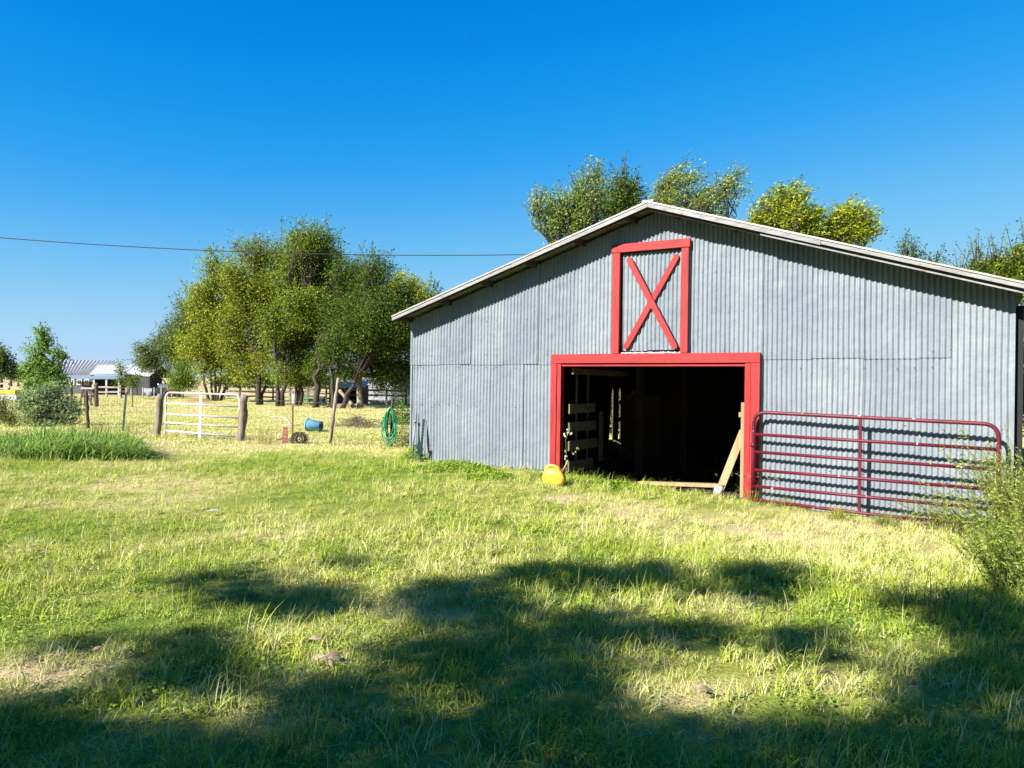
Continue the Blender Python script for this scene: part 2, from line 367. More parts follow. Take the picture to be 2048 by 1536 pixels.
# roof
RAKE = M_paint_wood('weathered_white_trim', (.33, .33, .325), (.24, .20, .15), 'x', .62)
ROOFM = M_simple('galvanised_roof', (.48, .48, .46), (.33, .27, .2), .5, ns=3, metal=.3)
DEPTH = 10.6
def slope_piece(name, sa, sb, o0, o1, dz0, dz1, mat):
    """slab following the roof line between sa and sb"""
    v = []; 
    for s_ in (sa, sb):
        for o_ in (o0, o1):
            for dz in (dz0, dz1): v.append((s_, -o_, roofh(s_) + dz))
    m_ = MB(); m_.v = v; m_.f = [(0, 1, 3, 2), (4, 6, 7, 5), (0, 4, 5, 1), (2, 3, 7, 6), (0, 2, 6, 4), (1, 5, 7, 3)]; m_.sm = [False] * 6
    return m_.build(name, mat, barn)
SE = 4.86
for sgn in (-1, 1):
    e = RS0 + sgn * (SE - sgn * RS0)
    a, b_ = sorted((RS0, e))
    # corrugated roof sheets, laid side by side down the barn
    k = 0; oo = .455
    while oo > -DEPTH - .3:
        o2 = max(oo - .8, -DEPTH - .4); slope_piece('roof_sheet', RS0 + sgn * .0, e, oo, o2 + .004, .052 + .006 * (k % 2), .075 + .006 * (k % 2), ROOFM); oo = o2; k += 1
        if o2 <= -DEPTH - .39: break
    # rake boards
    if sgn < 0:
        slope_piece('rake_board', e, -2.3, .415, .440, -.012, .052, RAKE); slope_piece('rake_board', -2.295, RS0, .418, .443, -.016, .052, RAKE)
    else:
        slope_piece('rake_board', RS0 + .003, 2.55, .418, .443, -.018, .052, RAKE); slope_piece('rake_board', 2.555, e, .415, .440, -.005, .052, RAKE)
        slope_piece('rake_strip', 1.75, e, .385, .408, -.062, -.042, RAKE)
    slope_piece('rake_sun_block', RS0 + sgn * .002, e - sgn * .02, .355, .380, -.058 if sgn > 0 else -.030, .050, DARKWOOD)  # added slab behind the rake, stops sun leaking onto the wall
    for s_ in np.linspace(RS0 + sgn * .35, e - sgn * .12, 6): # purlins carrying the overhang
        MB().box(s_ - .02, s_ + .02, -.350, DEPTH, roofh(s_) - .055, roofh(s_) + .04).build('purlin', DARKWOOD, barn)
m_ = MB(); m_.box(RS0 - .09, RS0 + .09, -.452, DEPTH + .3, RH + .055, RH + .083); m_.build('ridge_cap', ROOFM, barn)
# shell behind the front
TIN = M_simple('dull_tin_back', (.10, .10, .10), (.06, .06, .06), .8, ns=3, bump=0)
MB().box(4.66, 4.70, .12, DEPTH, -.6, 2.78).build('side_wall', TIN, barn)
# back wall of vertical planks; the left side wall has a narrow doorway gap between its planks
def sideray(px, py, s0=-4.68):
    d = ray(px, py); P0 = np.array([*(MID + Uw * s0), 0]); nn = np.array([*Uw, 0]); C0 = np.array([0, 0, EYE]); t = ((P0 - C0) @ nn) / (d @ nn); p = C0 + d * t
    return float(-((p[:2] - MID) @ Nw)), float(p[2])
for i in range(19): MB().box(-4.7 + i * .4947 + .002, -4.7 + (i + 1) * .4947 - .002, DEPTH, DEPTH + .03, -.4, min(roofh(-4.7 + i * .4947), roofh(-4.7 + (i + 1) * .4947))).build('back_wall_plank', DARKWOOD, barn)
ga0, _ = sideray(1213.5, 885); ga1, _ = sideray(1224.5, 885); gtp, gtop = sideray(1223, 777); gb0, _ = sideray(1236.5, 830); gb1, _ = sideray(1240, 830)
def sideplanks(y0, y1):
    k = max(1, int(round((y1 - y0) / .5)))
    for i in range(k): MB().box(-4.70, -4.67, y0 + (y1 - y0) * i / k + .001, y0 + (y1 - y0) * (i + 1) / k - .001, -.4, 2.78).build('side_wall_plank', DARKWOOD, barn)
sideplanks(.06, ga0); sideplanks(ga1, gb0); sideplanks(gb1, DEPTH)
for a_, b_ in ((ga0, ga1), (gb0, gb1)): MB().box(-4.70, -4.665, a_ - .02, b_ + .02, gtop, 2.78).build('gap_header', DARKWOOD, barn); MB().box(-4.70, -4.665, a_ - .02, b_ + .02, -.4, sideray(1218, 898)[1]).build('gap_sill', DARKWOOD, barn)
mm = MB(); mm.v = [(-4.66, ga0 - .2, -.3), (-4.66, ga0 + .02, -.3), (-4.66, gtp - .03, gtop + .05), (-4.66, ga0 - .2, gtop + .05)]; mm.v += [(x + .02, y, z) for x, y, z in mm.v]
mm.f = [(0, 1, 2, 3), (7, 6, 5, 4), (0, 4, 5, 1), (1, 5, 6, 2), (2, 6, 7, 3), (3, 7, 4, 0)]; mm.sm = [False] * 6; mm.build('leaning_batten', DARKWOOD, barn)
for h in (.62, 1.12): MB().box(-4.66, -4.63, gb0 - .02, gb1 + .02, h, h + .13).build('batten', DARKWOOD, barn)
# dirt floor
fl = []
m_ = MB().box(-4.65, 4.65, -.0, DEPTH, -.25, .02)
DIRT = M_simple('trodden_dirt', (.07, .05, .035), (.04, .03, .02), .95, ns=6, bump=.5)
fv = []; nx, ny = 24, 24
xs = np.linspace(-4.65, 4.65, nx); yy = np.linspace(-.02, DEPTH, ny); GX, GY = np.meshgrid(xs, yy)
wx = MID[0] + Uw[0] * GX - Nw[0] * GY; wy = MID[1] + Uw[1] * GX - Nw[1] * GY
idx = np.arange(nx * ny).reshape(ny, nx); F = np.stack([idx[:-1, :-1], idx[:-1, 1:], idx[1:, 1:], idx[1:, :-1]], -1).reshape(-1, 4)
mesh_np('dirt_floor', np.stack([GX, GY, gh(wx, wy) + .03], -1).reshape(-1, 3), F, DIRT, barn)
# stall rails seen inside the left of the doorway
STALL = M_simple('stall_board', (.22, .17, .09), (.13, .10, .05), .85, (1, .15, 1), 9, .5)
for (z0, z1, y1) in ((1.17, 1.33, 1.05), (.86, 1.02, 1.10), (.55, .71, 1.22), (.20, .37, 1.0)):
    b_ = MB().bar((-1.46, .10, (z0 + z1) / 2 - .01), (-1.44, y1, (z0 + z1) / 2), z1 - z0, .035).build('stall_board', STALL, barn)
MB().bar((-1.40, .10, 1.93 - .06), (-1.40, 2.4, 1.87), .10, .04).build('stall_beam', STALL, barn)
for y_, z1 in ((.42, 1.86), (.86, 1.86)): MB().box(-1.50, -1.478, y_, y_ + .04, 0, z1).build('stall_stud', STALL, barn)
MB().box(-1.40, -1.37, 1.16, 1.28, .30, 1.18).build('stall_upright', STALL, barn)
for s_, y_ in ((-1.3, 2.6), (-.95, 4.2), (2.4, 4.2), (0.6, 7.4)): MB().box(s_, s_ + .14, y_, y_ + .14, -.1, roofh(s_) - .06).build('inner_post', DARKWOOD, barn)
# inner plank door standing half shut
IDOOR = M_simple('inner_door_wood', (.26, .18, .10), (.17, .12, .07), .85, (1, 1, .15), 6, .3)
a0, zt = wallpt(1243, 789, -5); a1, _ = wallpt(1320, 789, -5)
for i in range(6):
    x0 = a0 + (a1 - a0) * i / 6; MB().box(x0 + .004, x0 + (a1 - a0) / 6 - .004, 5.0, 5.03, .12, zt).build('inner_door_plank', IDOOR, barn)
for z in (.45, 1.18): MB().box(a0, a1, 4.965, 4.997, z, z + .12).build('inner_door_rail', IDOOR, barn)

# ------------------------------------------------------------------ foliage tools
def leaf_cards(P, size, cols, upbias=.5, aspect=.55, drop=0.0, dirs=None):
    """two-triangle folded leaves at points P"""
    n = len(P); nrm = RNG.normal(size=(n, 3)); nrm[:, 2] = np.abs(nrm[:, 2]) + upbias
    nrm /= np.linalg.norm(nrm, axis=1)[:, None]
    t = RNG.normal(size=(n, 3)) if dirs is None else dirs + RNG.normal(size=(n, 3)) * .35
    t[:, 2] -= drop; t -= nrm * (t * nrm).sum(1)[:, None]; t /= np.linalg.norm(t, axis=1)[:, None] + 1e-9
    b = np.cross(nrm, t); sz = size * RNG.uniform(.6, 1.3, n)[:, None]
    a0 = P - t * sz * .5; a2 = P + t * sz * .5; mid = P + nrm * sz * .10
    a1 = mid + b * sz * aspect * .5; a3 = mid - b * sz * aspect * .5
    V = np.stack([a0, a1, a2, a3], 1).reshape(-1, 3); i = np.arange(n)[:, None] * 4
    F = np.concatenate([i + [0, 1, 2], i + [0, 2, 3]])
    return V, F, np.repeat(cols, 4, axis=0)
def palette(n, c0, c1, rnd=.25, t=None):
    t = RNG.uniform(0, 1, n) if t is None else np.clip(t, 0, 1)
    c = np.array(c0)[None] * (1 - t[:, None]) + np.array(c1)[None] * t[:, None]
    return c * RNG.uniform(1 - rnd, 1 + rnd, n)[:, None]
def lerp3(a, b, t): return np.array(a) * (1 - t) + np.array(b) * t
def limbpath(a, b, jit=.06, seg=6):
    a = np.array(a, float); b = np.array(b, float); L = np.linalg.norm(b - a); pts = []
    for i in range(seg + 1):
        t = i / seg; p = a + (b - a) * t; p[2] += math.sin(t * math.pi) * L * .06
        if 0 < i < seg: p = p + RNG.normal(size=3) * L * jit * .6
        pts.append(p)
    return pts
GREEN0, GREEN1 = (.045, .10, .012), (.16, .20, .02)
def tree(label, base, lobes, trunks, leaves, size, c0=GREEN0, c1=GREEN1, name='tree', cat='tree', group=None, bark=BARK, twigs=26, sig=.22, aspect=.55, streak=None, clump=26, tr=.16, drop=.2, sunny=0.0, limbs=True, hollow=.55, sats=0, shoots=0, shl=(.5, 1.3), shdir=(0, 0, 1)):
    """lobes: list of (centre xyz, (rx,ry,rz)); trunks: list of (dx,dy,radius, height)"""
    e = empty(name, (float(base[0]), float(base[1]), float(base[2])), 0, label, cat, group); B = np.array(base)
    lobes = list(lobes); main = list(lobes)
    for c, r in main:
        for _ in range(sats):
            d = RNG.normal(size=3); d[2] = abs(d[2]) * 1.2 + .1 if RNG.uniform() < .75 else d[2]; d /= np.linalg.norm(d); k = RNG.uniform(.28, .5)
            lobes.append((np.array(c) + d * np.array(r) * RNG.uniform(.85, 1.12), tuple(np.array(r) * k * np.array([1.1, 1.1, .8]))))
    mb = MB(); vol = np.array([np.prod(r) ** (2 / 3) for c, r in lobes]); vol = vol / vol.sum(); clumps = []; cdir = []; ci = 0
    tops = []
    for k, (dx, dy, r, h) in enumerate(trunks):
        a = np.array([dx * .25, dy * .25, -.15]); b = np.array([dx, dy, h]); P = limbpath(a, b, .03, 7)
        mb.tube(P, 0, 7, rr=[r * (1.35 - .75 * min(1, i / 1.2) * .4 - .55 * i / 7) for i in range(8)]); tops.append((b, r * .5, P))
    for (c, r), vv in zip(lobes, vol):
        c = np.array(c) - B; r = np.array(r)
        tb, trr, P = min(tops, key=lambda t: np.linalg.norm((t[0] - c)[:2]))
        st = P[random.choice([4, 5, 6, 7])]
        if limbs: LP = limbpath(st, c, .10, 6); mb.tube(LP, 0, 5, rr=[max(.02, trr * .8 * (1 - i / 7.5)) for i in range(7)])
        else: LP = [c]
        nt_ = max(4, int(twigs * len(lobes) * vv))
        for _ in range(nt_):
            d = RNG.normal(size=3); d /= np.linalg.norm(d); rho_ = hollow + (1 - hollow) * RNG.uniform() ** .6
            p = c + d * r * rho_ * RNG.uniform(.8, 1.12)
            q = LP[random.randrange(len(LP) // 2, len(LP))]
            if limbs: mb.tube(limbpath(q, p, .08, 3), 0, 3, cap=False, rr=[.028 * tr / .16, .02 * tr / .16, .014 * tr / .16, .006])
            for u in (1.0, .8, .6):
                clumps.append(np.array(q) + (p - np.array(q)) * u + RNG.normal(size=3) * sig * .5); cdir.append(d)
    mb.build('trunk', bark, e)
    clumps = np.array(clumps); cdir = np.array(cdir); n = leaves
    ci = RNG.integers(0, len(clumps), n); off = RNG.normal(size=(n, 3)) * sig * np.array([1, 1, .7])
    dirs = None
    if streak is not None:
        stv = np.array(streak); off = RNG.normal(size=(n, 3)) * sig * .35 + stv * RNG.uniform(-.4, 1.6, n)[:, None] * sig * 2.2; dirs = np.repeat(stv[None], n, 0)
    P = clumps[ci] + off; ct = RNG.uniform(0, 1, len(clumps))
    if shoots:
        sp_l = []; si = []; mbs = MB()
        for k in range(shoots):
            c, r = main[random.randrange(len(main))]; d = RNG.normal(size=3) * .6 + np.array(shdir); d /= np.linalg.norm(d)
            st = np.array(c) - B + d * np.array(r) * .8; L = RNG.uniform(*shl) * max(r) ** .5; en = st + (d + np.array(shdir) * .4) * L
            mbs.tube([tuple(st), tuple(lerp3(st, en, .5)), tuple(en)], 0, 3, cap=False, rr=[.014, .009, .004])
            m_ = int(L * 26); t_ = RNG.uniform(0, 1, m_); sp_l.append(st + (en - st) * t_[:, None] + RNG.normal(size=(m_, 3)) * (.035 + .09 * (1 - t_[:, None])) * 1.0); si += [k % len(clumps)] * m_
        tag(mbs.build('shoots', bark, e), kind='stuff'); P = np.concatenate([P, np.concatenate(sp_l)]); ci = np.concatenate([ci, np.array(si)]); 
        if dirs is not None: dirs = np.concatenate([dirs, np.repeat(dirs[:1], len(P) - n, 0)])
        n = len(P)
    hgt = (P[:, 2] - P[:, 2].min()) / (np.ptp(P[:, 2]) + 1e-6)
    tt = ct[ci] * .75 + RNG.uniform(0, 1, n) * .3 + sunny * (hgt - .5) - .05
    V, F, C = leaf_cards(P, size, palette(n, c0, c1, .28, tt), .5, aspect, drop, dirs)
    mesh_np('crown', V, F, LEAF, e, C); return e
def lob(px, py, r, dep, ry=None, jz=0):
    p = at(px, py, dep + jz); k = dep / FPX; return (p, (r * k, (ry or r) * k, r * k))
def base_at(px, dep):
    p = at(px, 800, dep); return np.array([p[0], p[1], gz(p[0], p[1])])

# ------------------------------------------------------------------ the grove in the pasture
def grove(label, px, dep, L, trunks, leaves, size=.2, **k):
    leaves = int(leaves * 1.5); size = size * .8; trunks = [(a, b, c * .72, d) for a, b, c, d in trunks]
    b = base_at(px, dep); rj = random.Random(int(px))
    leaves = int(leaves * 1.3)
    return tree(label, b, [lob(x, y, r * 1.08, dep, jz=rj.uniform(-1.5, 1.5)) for x, y, r in L], trunks, leaves, size, group='trees of the grove in the pasture', sig=.34, twigs=46, sats=2, shoots=26, shl=(.5, 1.2), hollow=.45, **k)
YG = dict(c0=(.12, .19, .02), c1=(.38, .38, .04))
grove('yellow green tree with several spreading bare stems, leftmost of the grove', 430, 62, [(425, 620, 48), (445, 555, 42), (405, 680, 42), (470, 660, 48), (400, 600, 30), (440, 720, 34), (500, 700, 32), (410, 745, 20), (465, 748, 22), (380, 700, 26)],
      [(-1.6, 0, .17, 3.2), (-.7, .3, .15, 3.6), (1.6, .2, .17, 3.0), (.7, -.2, .14, 3.6), (0, .3, .16, 4)], 15000, .24, **YG)
grove('broad olive green tree second from the left of the grove', 519, 55, [(520, 510, 42), (480, 560, 42), (500, 610, 46), (545, 590, 46), (540, 680, 38), (500, 735, 24), (560, 520, 36), (460, 640, 36), (460, 700, 34), (530, 725, 26), (490, 752, 16), (520, 756, 16)],
      [(.0, 0, .26, 4.2), (.5, .4, .16, 4.4)], 17000, .2, c0=(.07, .14, .016), c1=(.36, .35, .035))
grove('tall tree with a forked dark trunk and the highest crown of the grove', 560, 52, [(600, 500, 40), (620, 475, 28), (580, 560, 46), (610, 620, 44), (575, 690, 38), (560, 740, 22), (645, 530, 34), (655, 480, 22), (590, 745, 24), (545, 650, 36), (565, 758, 16)],
      [(-.4, 0, .22, 5.0), (.6, .2, .20, 5.4)], 17000, .19, c0=(.05, .12, .015), c1=(.30, .33, .035))
grove('tree with three close dark stems in the middle of the grove', 596, 54, [(640, 500, 30), (660, 560, 40), (640, 640, 42), (610, 720, 30), (690, 600, 36), (655, 700, 32), (620, 745, 22), (600, 670, 34), (610, 762, 15), (640, 758, 15)],
      [(-.35, 0, .17, 4.6), (.1, .2, .17, 5), (.55, 0, .16, 4.8)], 15000, .19, c0=(.04, .10, .012), c1=(.24, .28, .03))
grove('dark green tree with a single straight trunk right of the middle of the grove', 631, 50, [(700, 550, 38), (690, 630, 44), (665, 700, 34), (730, 590, 36), (640, 740, 22), (710, 690, 34), (690, 745, 22), (740, 640, 34)],
      [(.1, 0, .27, 4.4)], 15000, .18, c0=(.035, .085, .012), c1=(.17, .22, .03))
grove('dark tree whose trunk leans and forks low to the right in the grove', 668, 49, [(745, 545, 36), (760, 620, 44), (720, 660, 40), (740, 715, 34), (780, 680, 34), (700, 740, 20), (760, 750, 24), (790, 640, 34)],
      [(1.9, .2, .2, 2.9), (-.2, 0, .2, 3.4)], 15000, .18, c0=(.03, .075, .012), c1=(.15, .20, .025))
grove('dark tree with a pale rough trunk near the grey barn in the grove', 722, 51, [(790, 620, 38), (800, 690, 38), (770, 745, 26), (815, 640, 30), (835, 740, 30), (800, 760, 26)],
      [(-.1, 0, .3, 3.4)], 13000, .18, c0=(.022, .055, .01), c1=(.10, .15, .02), bark=BARKL)
grove('bright yellow green tree behind the grove, next to the barn roof', 770, 66, [(790, 585, 30), (820, 585, 26), (840, 600, 26), (800, 640, 36), (850, 660, 36)],
      [(.2, 0, .3, 5)], 9000, .25, **YG)
grove('dark small topped tree just showing above the left end of the barn roof', 870, 72, [(862, 588, 16), (858, 640, 34), (880, 690, 40)], [(0, 0, .25, 5)], 5000, .24)
grove('grey green tree with thin bare branches left of the grove', 352, 82, [(370, 645, 38), (345, 680, 36), (300, 720, 28), (320, 700, 26), (365, 720, 38), (395, 690, 34), (290, 730, 18), (385, 620, 22)],
      [(-.8, 0, .2, 3.4), (.7, 0, .25, 4), (-2.2, 0, .12, 3.0)], 13000, .26, c0=(.07, .11, .03), c1=(.18, .21, .07))
grove('small weeping bright green bush under the left trees of the grove', 366, 70, [(365, 752, 22), (380, 765, 18), (355, 768, 16)], [(0, 0, .08, 1.2)], 3500, .16, c0=(.10, .17, .02), c1=(.24, .30, .04), drop=1.5)
# a sapling and shrubs at the left
b_ = base_at(88, 25.5)
tree('young upright tree with light green leaves rising above the left bushes', b_, [lob(x, y, r, 25.5) for x, y, r in ((82, 660, 11), (90, 678, 13), (84, 696, 16), (60, 700, 9), (112, 706, 12), (76, 722, 20), (110, 730, 15), (58, 738, 15), (92, 750, 26), (126, 712, 8), (66, 770, 24), (112, 770, 24))],
     [(0, 0, .06, 2.6), (.2, 0, .04, 2.0)], 8000, .085, c0=(.12, .22, .05), c1=(.26, .38, .10), sig=.09, twigs=20, tr=.06, cat='tree', sats=1, shoots=22, shl=(.25, .6))
b_ = base_at(88, 23.2)
tree('dense grey green leafy shrub at the foot of the young tree by the fence', b_, [lob(x, y, r, 23.2) for x, y, r in ((60, 805, 30), (100, 800, 38), (135, 815, 26), (75, 835, 30), (110, 845, 28), (140, 845, 16))],
     [(0, 0, .03, .4), (.3, 0, .03, .5)], 9000, .10, name='shrub', cat='shrub', c0=(.10, .16, .07), c1=(.34, .42, .22), sig=.10, twigs=30, tr=.05, aspect=.4, drop=.8)
b_ = base_at(20, 23.6)
tree('scrubby yellow green weeds at the left edge below the bush', b_, [lob(x, y, r, 23.6) for x, y, r in ((10, 830, 24), (35, 840, 20), (-20, 820, 30), (5, 800, 14))],
     [(0, 0, .02, .3)], 4500, .07, name='shrub', cat='shrub', c0=(.11, .15, .03), c1=(.27, .28, .07), sig=.10, twigs=30, tr=.04, aspect=.3)
b_ = base_at(2, 92)
tree('distant dark rounded tree at the left edge of the pasture', b_, [lob(x, y, r, 92) for x, y, r in ((5, 728, 17), (-12, 715, 22), (18, 740, 12))], [(0, 0, .25, 2)], 4500, .3, c0=(.04, .07, .03), c1=(.10, .14, .05), sig=.4)
b_ = base_at(0, 60)
tree('thin wispy branch tip of a tree entering at the left edge', b_, [lob(x, y, r, 60) for x, y, r in ((-6, 688, 9), (2, 695, 5), (-14, 720, 16))], [(-.5, 0, .08, 3)], 300, .2, sig=.2, twigs=8)
b_ = base_at(243, 66)
tree('slender young tree with airy crown in front of the black barn', b_, [lob(x, y, r, 66) for x, y, r in ((241, 728, 8), (243, 745, 12), (262, 757, 14), (240, 763, 12), (278, 752, 9), (268, 768, 12))], [(0, 0, .05, 1.6), (.9, 0, .05, 1.2)], 1500, .16, c0=(.09, .14, .03), c1=(.18, .24, .05), sig=.2, tr=.1)
# far tree line softening the horizon behind the far barn
for i, (px, py, r) in enumerate(((36, 742, 9), (52, 747, 8), (22, 748, 8))):
    tree('far low tree on the horizon, %s' % ('left of the black barn', 'half hidden by the young tree', 'nearest the left edge')[i], base_at(px, 150), [lob(px, py, r, 150), lob(px + 6, py + 4, r * .8, 150)], [(0, 0, .2, 1.5)], 900, .45, c0=(.08, .11, .06), c1=(.14, .18, .09), sig=.5, group='far trees on the horizon')

FT = ('behind the left stems of the grove', 'left of the middle of the grove', 'behind the middle trunks', 'right of the middle trunks', 'behind the dark shed', 'near the barn wall')
for i, (px, r) in enumerate(((455, 9), (520, 10), (580, 8), (640, 10), (705, 11), (775, 12))):
    tree('far low tree on the horizon ' + FT[i], base_at(px, 150), [lob(px - 22, 764, r * .8, 150), lob(px, 760, r, 150), lob(px + 20, 763, r * .9, 150)], [(0, 0, .2, 1.5)], 1500, .5, c0=(.05, .08, .035), c1=(.12, .16, .06), sig=.6, group='far trees on the horizon')

# ------------------------------------------------------------------ trees behind the barn
def bt(label, px, dep, L, leaves, size=.11, streak=None, **k):
    size *= .86; leaves = int(leaves * 1.3)
    b = base_at(px, dep)
    leaves = int(leaves * 1.1)
    return tree(label, b, [lob(x, y, r * .86, dep) for x, y, r in L], [(0, 0, .14, 5.2), (.8, .3, .1, 5.5)], leaves, size, group='trees rising behind the barn', sig=.17, twigs=20, tr=.08, streak=streak, sats=1, shoots=int(len(L) * 7), shl=(.5, 1.25), shdir=(streak if streak is not None else (0, 0, 1)), **k)
W1 = (.85, -.1, .42)
bt('airy tree with upright leafy shoots behind the left roof slope', 1140, 25, [(1085, 440, 26), (1125, 425, 34), (1160, 385, 26), (1190, 365, 16), (1175, 430, 40), (1110, 465, 30), (1075, 425, 16), (1200, 400, 26), (1150, 465, 36)], 6500, streak=(.05, 0, 1), c0=(.12, .19, .04), c1=(.34, .38, .09))
bt('dense round topped green tree left of the roof peak', 1245, 27, [(1243, 362, 20), (1262, 385, 22), (1235, 400, 26), (1270, 410, 24), (1225, 430, 26)], 3600, .12, c0=(.04, .09, .012), c1=(.16, .20, .025))
bt('wind swept tree just right of the roof peak', 1330, 26, [(1345, 350, 20), (1325, 375, 22), (1370, 365, 18), (1320, 410, 30), (1375, 400, 24)], 3600, .10, streak=W1, c0=(.16, .23, .05), c1=(.42, .44, .10))
bt('sparse twiggy tree leaning right behind the right roof slope', 1405, 26, [(1410, 400, 24), (1440, 370, 18), (1465, 355, 12), (1400, 430, 26), (1450, 390, 18)], 2000, .10, streak=W1, c0=(.16, .23, .05), c1=(.42, .44, .10))
bt('full yellow green tree behind the middle of the right roof slope', 1560, 25, [(1550, 400, 24), (1580, 395, 22), (1520, 425, 26), (1570, 435, 36), (1610, 440, 28), (1500, 450, 20), (1610, 460, 30), (1540, 460, 26)], 7000, .115, streak=(.6, 0, .4), c0=(.17, .24, .02), c1=(.46, .46, .04))
bt('yellow green tree with ragged branches right of the fullest tree', 1685, 25.5, [(1660, 440, 24), (1690, 425, 18), (1715, 445, 20), (1690, 465, 32), (1640, 475, 26), (1725, 470, 14)], 5000, .115, streak=W1, c0=(.17, .24, .02), c1=(.46, .46, .04))
bt('small tip of a leafy branch above the right roof slope', 1812, 24, [(1808, 500, 9), (1825, 508, 8), (1870, 530, 12), (1815, 530, 16), (1850, 545, 18)], 900, .10)
bt('big bright green tree above the right end of the roof', 1985, 20, [(1920, 555, 22), (1955, 545, 24), (1990, 545, 30), (2035, 530, 34), (2065, 515, 34), (2020, 575, 46), (2060, 560, 50), (1960, 560, 40), (2075, 620, 40)], 9000, .095, c0=(.07, .12, .012), c1=(.22, .26, .025))
b_ = base_at(2085, 13.5)
tree('leafy green thicket at the right edge beyond the barn corner', b_, [lob(x, y, r, 13.5) for x, y, r in ((2066, 650, 28), (2072, 710, 32), (2066, 770, 30), (2078, 830, 36), (2055, 800, 16))], [(0, 0, .07, 1.8)], 6500, .075, c0=(.05, .10, .012), c1=(.20, .24, .03), sig=.10, twigs=36, tr=.05, name='thicket', cat='shrub')
# green growth seen through the gap in the barn's back wall
sp = at(1221, 830, 27); bb = np.array([sp[0], sp[1], gz(sp[0], sp[1])])
tree('sunlit leafy bush glimpsed through the slit in the dark back wall of the barn', bb, [(bb + np.array([dx, dy, z]), (.9, .9, .8)) for dx, dy, z in ((0, 0, .8), (.2, .2, 1.8), (-.6, 0, 1.2), (.5, 0, 2.7), (-.3, .2, 2.6))], [(0, 0, .08, 1.5)], 9000, .13, c0=(.16, .24, .03), c1=(.44, .48, .09), sig=.2, name='shrub', cat='shrub')

# ------------------------------------------------------------------ trees behind the camera that shade the foreground
def shade_mask(px, py):
    """True where the photograph shows tree shade on the grass"""
    def e(cx, cy, rx, ry): return ((px - cx) / rx) ** 2 + ((py - cy) / ry) ** 2 < 1
    ON = [(485, 1178, 105, 32), (640, 1208, 105, 26), (930, 1205, 115, 42), (1045, 1140, 45, 22), (1230, 1152, 140, 28), (1545, 1165, 85, 38), (1420, 1178, 60, 14), (720, 1130, 30, 8),
          (200, 1292, 85, 20), (400, 1290, 85, 26), (340, 1352, 175, 46), (620, 1395, 150, 36), (880, 1330, 160, 70), (1080, 1300, 150, 90), (1000, 1245, 110, 30), (1340, 1272, 140, 24), (1130, 1400, 110, 120),
          (1625, 1288, 70, 22), (1560, 1355, 95, 17), (1975, 1225, 90, 50), (2010, 1330, 110, 90), (1900, 1400, 110, 60), (1830, 1210, 40, 18), (60, 1440, 110, 42), (320, 1480, 330, 42), (800, 1440, 260, 70), (1180, 1245, 90, 18), (1740, 1330, 40, 12), (1400, 1330, 40, 10)]
    OFF = [(635, 1300, 145, 58), (285, 1410, 170, 50), (490, 1428, 120, 50), (945, 1392, 75, 32), (1430, 1222, 95, 26), (1700, 1395, 130, 38), (1480, 1390, 265, 62), (1440, 1312, 90, 22), (1290, 1345, 50, 26), (110, 1360, 60, 36), (560, 1255, 60, 14), (1700, 1215, 60, 30)]
    v = py > 1462
    v = v | ((py > 1415) & (px > 1230) & (py > 1428 - .0 * px)) & ~(((px - 1500) / 300) ** 2 + ((py - 1405) / 45) ** 2 < 1)
    for a in ON: v = v | e(*a)
    for a in OFF: v = v & ~e(*a)
    return v
def shade_trees():
    n = 150000; px = RNG.uniform(-700, 2750, n); gy = RNG.uniform(.3, 6.9, n); py = 773 + EYE * FPX / gy * 1.0
    py = py + (px - 1024) * ROLL
    gx = (px - 1024) / FPX * gy
    keep = RNG.uniform(0, 1, n) < (gy / 6.9)         # uniform per area
    hole = vnoise(gx, gy, 2.4, 71) * .6 + vnoise(gx, gy, 6.0, 72) * .4
    m = shade_mask(px, np.minimum(py, 3000)) & keep & (gx > -6) & (gx < 6.5) & (hole > .31 - .14 * (py > 1450))
    G = np.stack([gx[m], gy[m], np.zeros(m.sum())], 1)[:6200]
    H = RNG.uniform(4.6, 8.2, len(G)); back = -SUN / SUN[2]
    P = G - np.stack([SUN * (h / -SUN[2]) for h in H]) 
    # three trees share the clumps
    bases = np.array([(-11.5, -5.2), (-7.0, -4.6), (-3.6, -6.6)])
    who = np.argmin(((P[:, None, :2] - bases[None]) ** 2).sum(-1), 1)
    labs = ['tall shade tree behind the camera on the far left', 'tall shade tree behind the camera on the left', 'tall shade tree directly behind the camera']
    for k in range(3):
        Q = P[who == k]; bx, by = bases[k]; e = empty('shade_tree', (bx, by, gz(bx, by)), 0, labs[k], 'tree', 'shade trees behind the camera')
        B = np.array([bx, by, gz(bx, by)]); mb = MB(); TP = limbpath((0, 0, -.1), (.3, .2, 5.2), .02, 7); mb.tube(TP, 0, 9, rr=[.26 - .02 * i for i in range(8)])
        for _ in range(14):
            c = Q[RNG.integers(0, len(Q))] - B; LP = limbpath(TP[random.choice([3, 4, 5, 6])], c, .06, 6); mb.tube(LP, 0, 5, rr=[.08 - .011 * i for i in range(7)])
            for _ in range(8):
                c2 = Q[RNG.integers(0, len(Q))] - B
                if np.linalg.norm(c2 - c) < 2.5: mb.tube(limbpath(c, c2, .05, 3), 0, 3, rr=[.02, .015, .01, .005])
        mb.build('trunk', BARK, e)
        n_ = len(Q) * 7; ci = np.repeat(np.arange(len(Q)), 7); pp = Q[ci] - B + RNG.normal(size=(n_, 3)) * .085
        V, F, C = leaf_cards(pp, .10, palette(n_, GREEN0, GREEN1), .6, .6); mesh_np('crown', V, F, LEAF, e, C)
shade_trees()
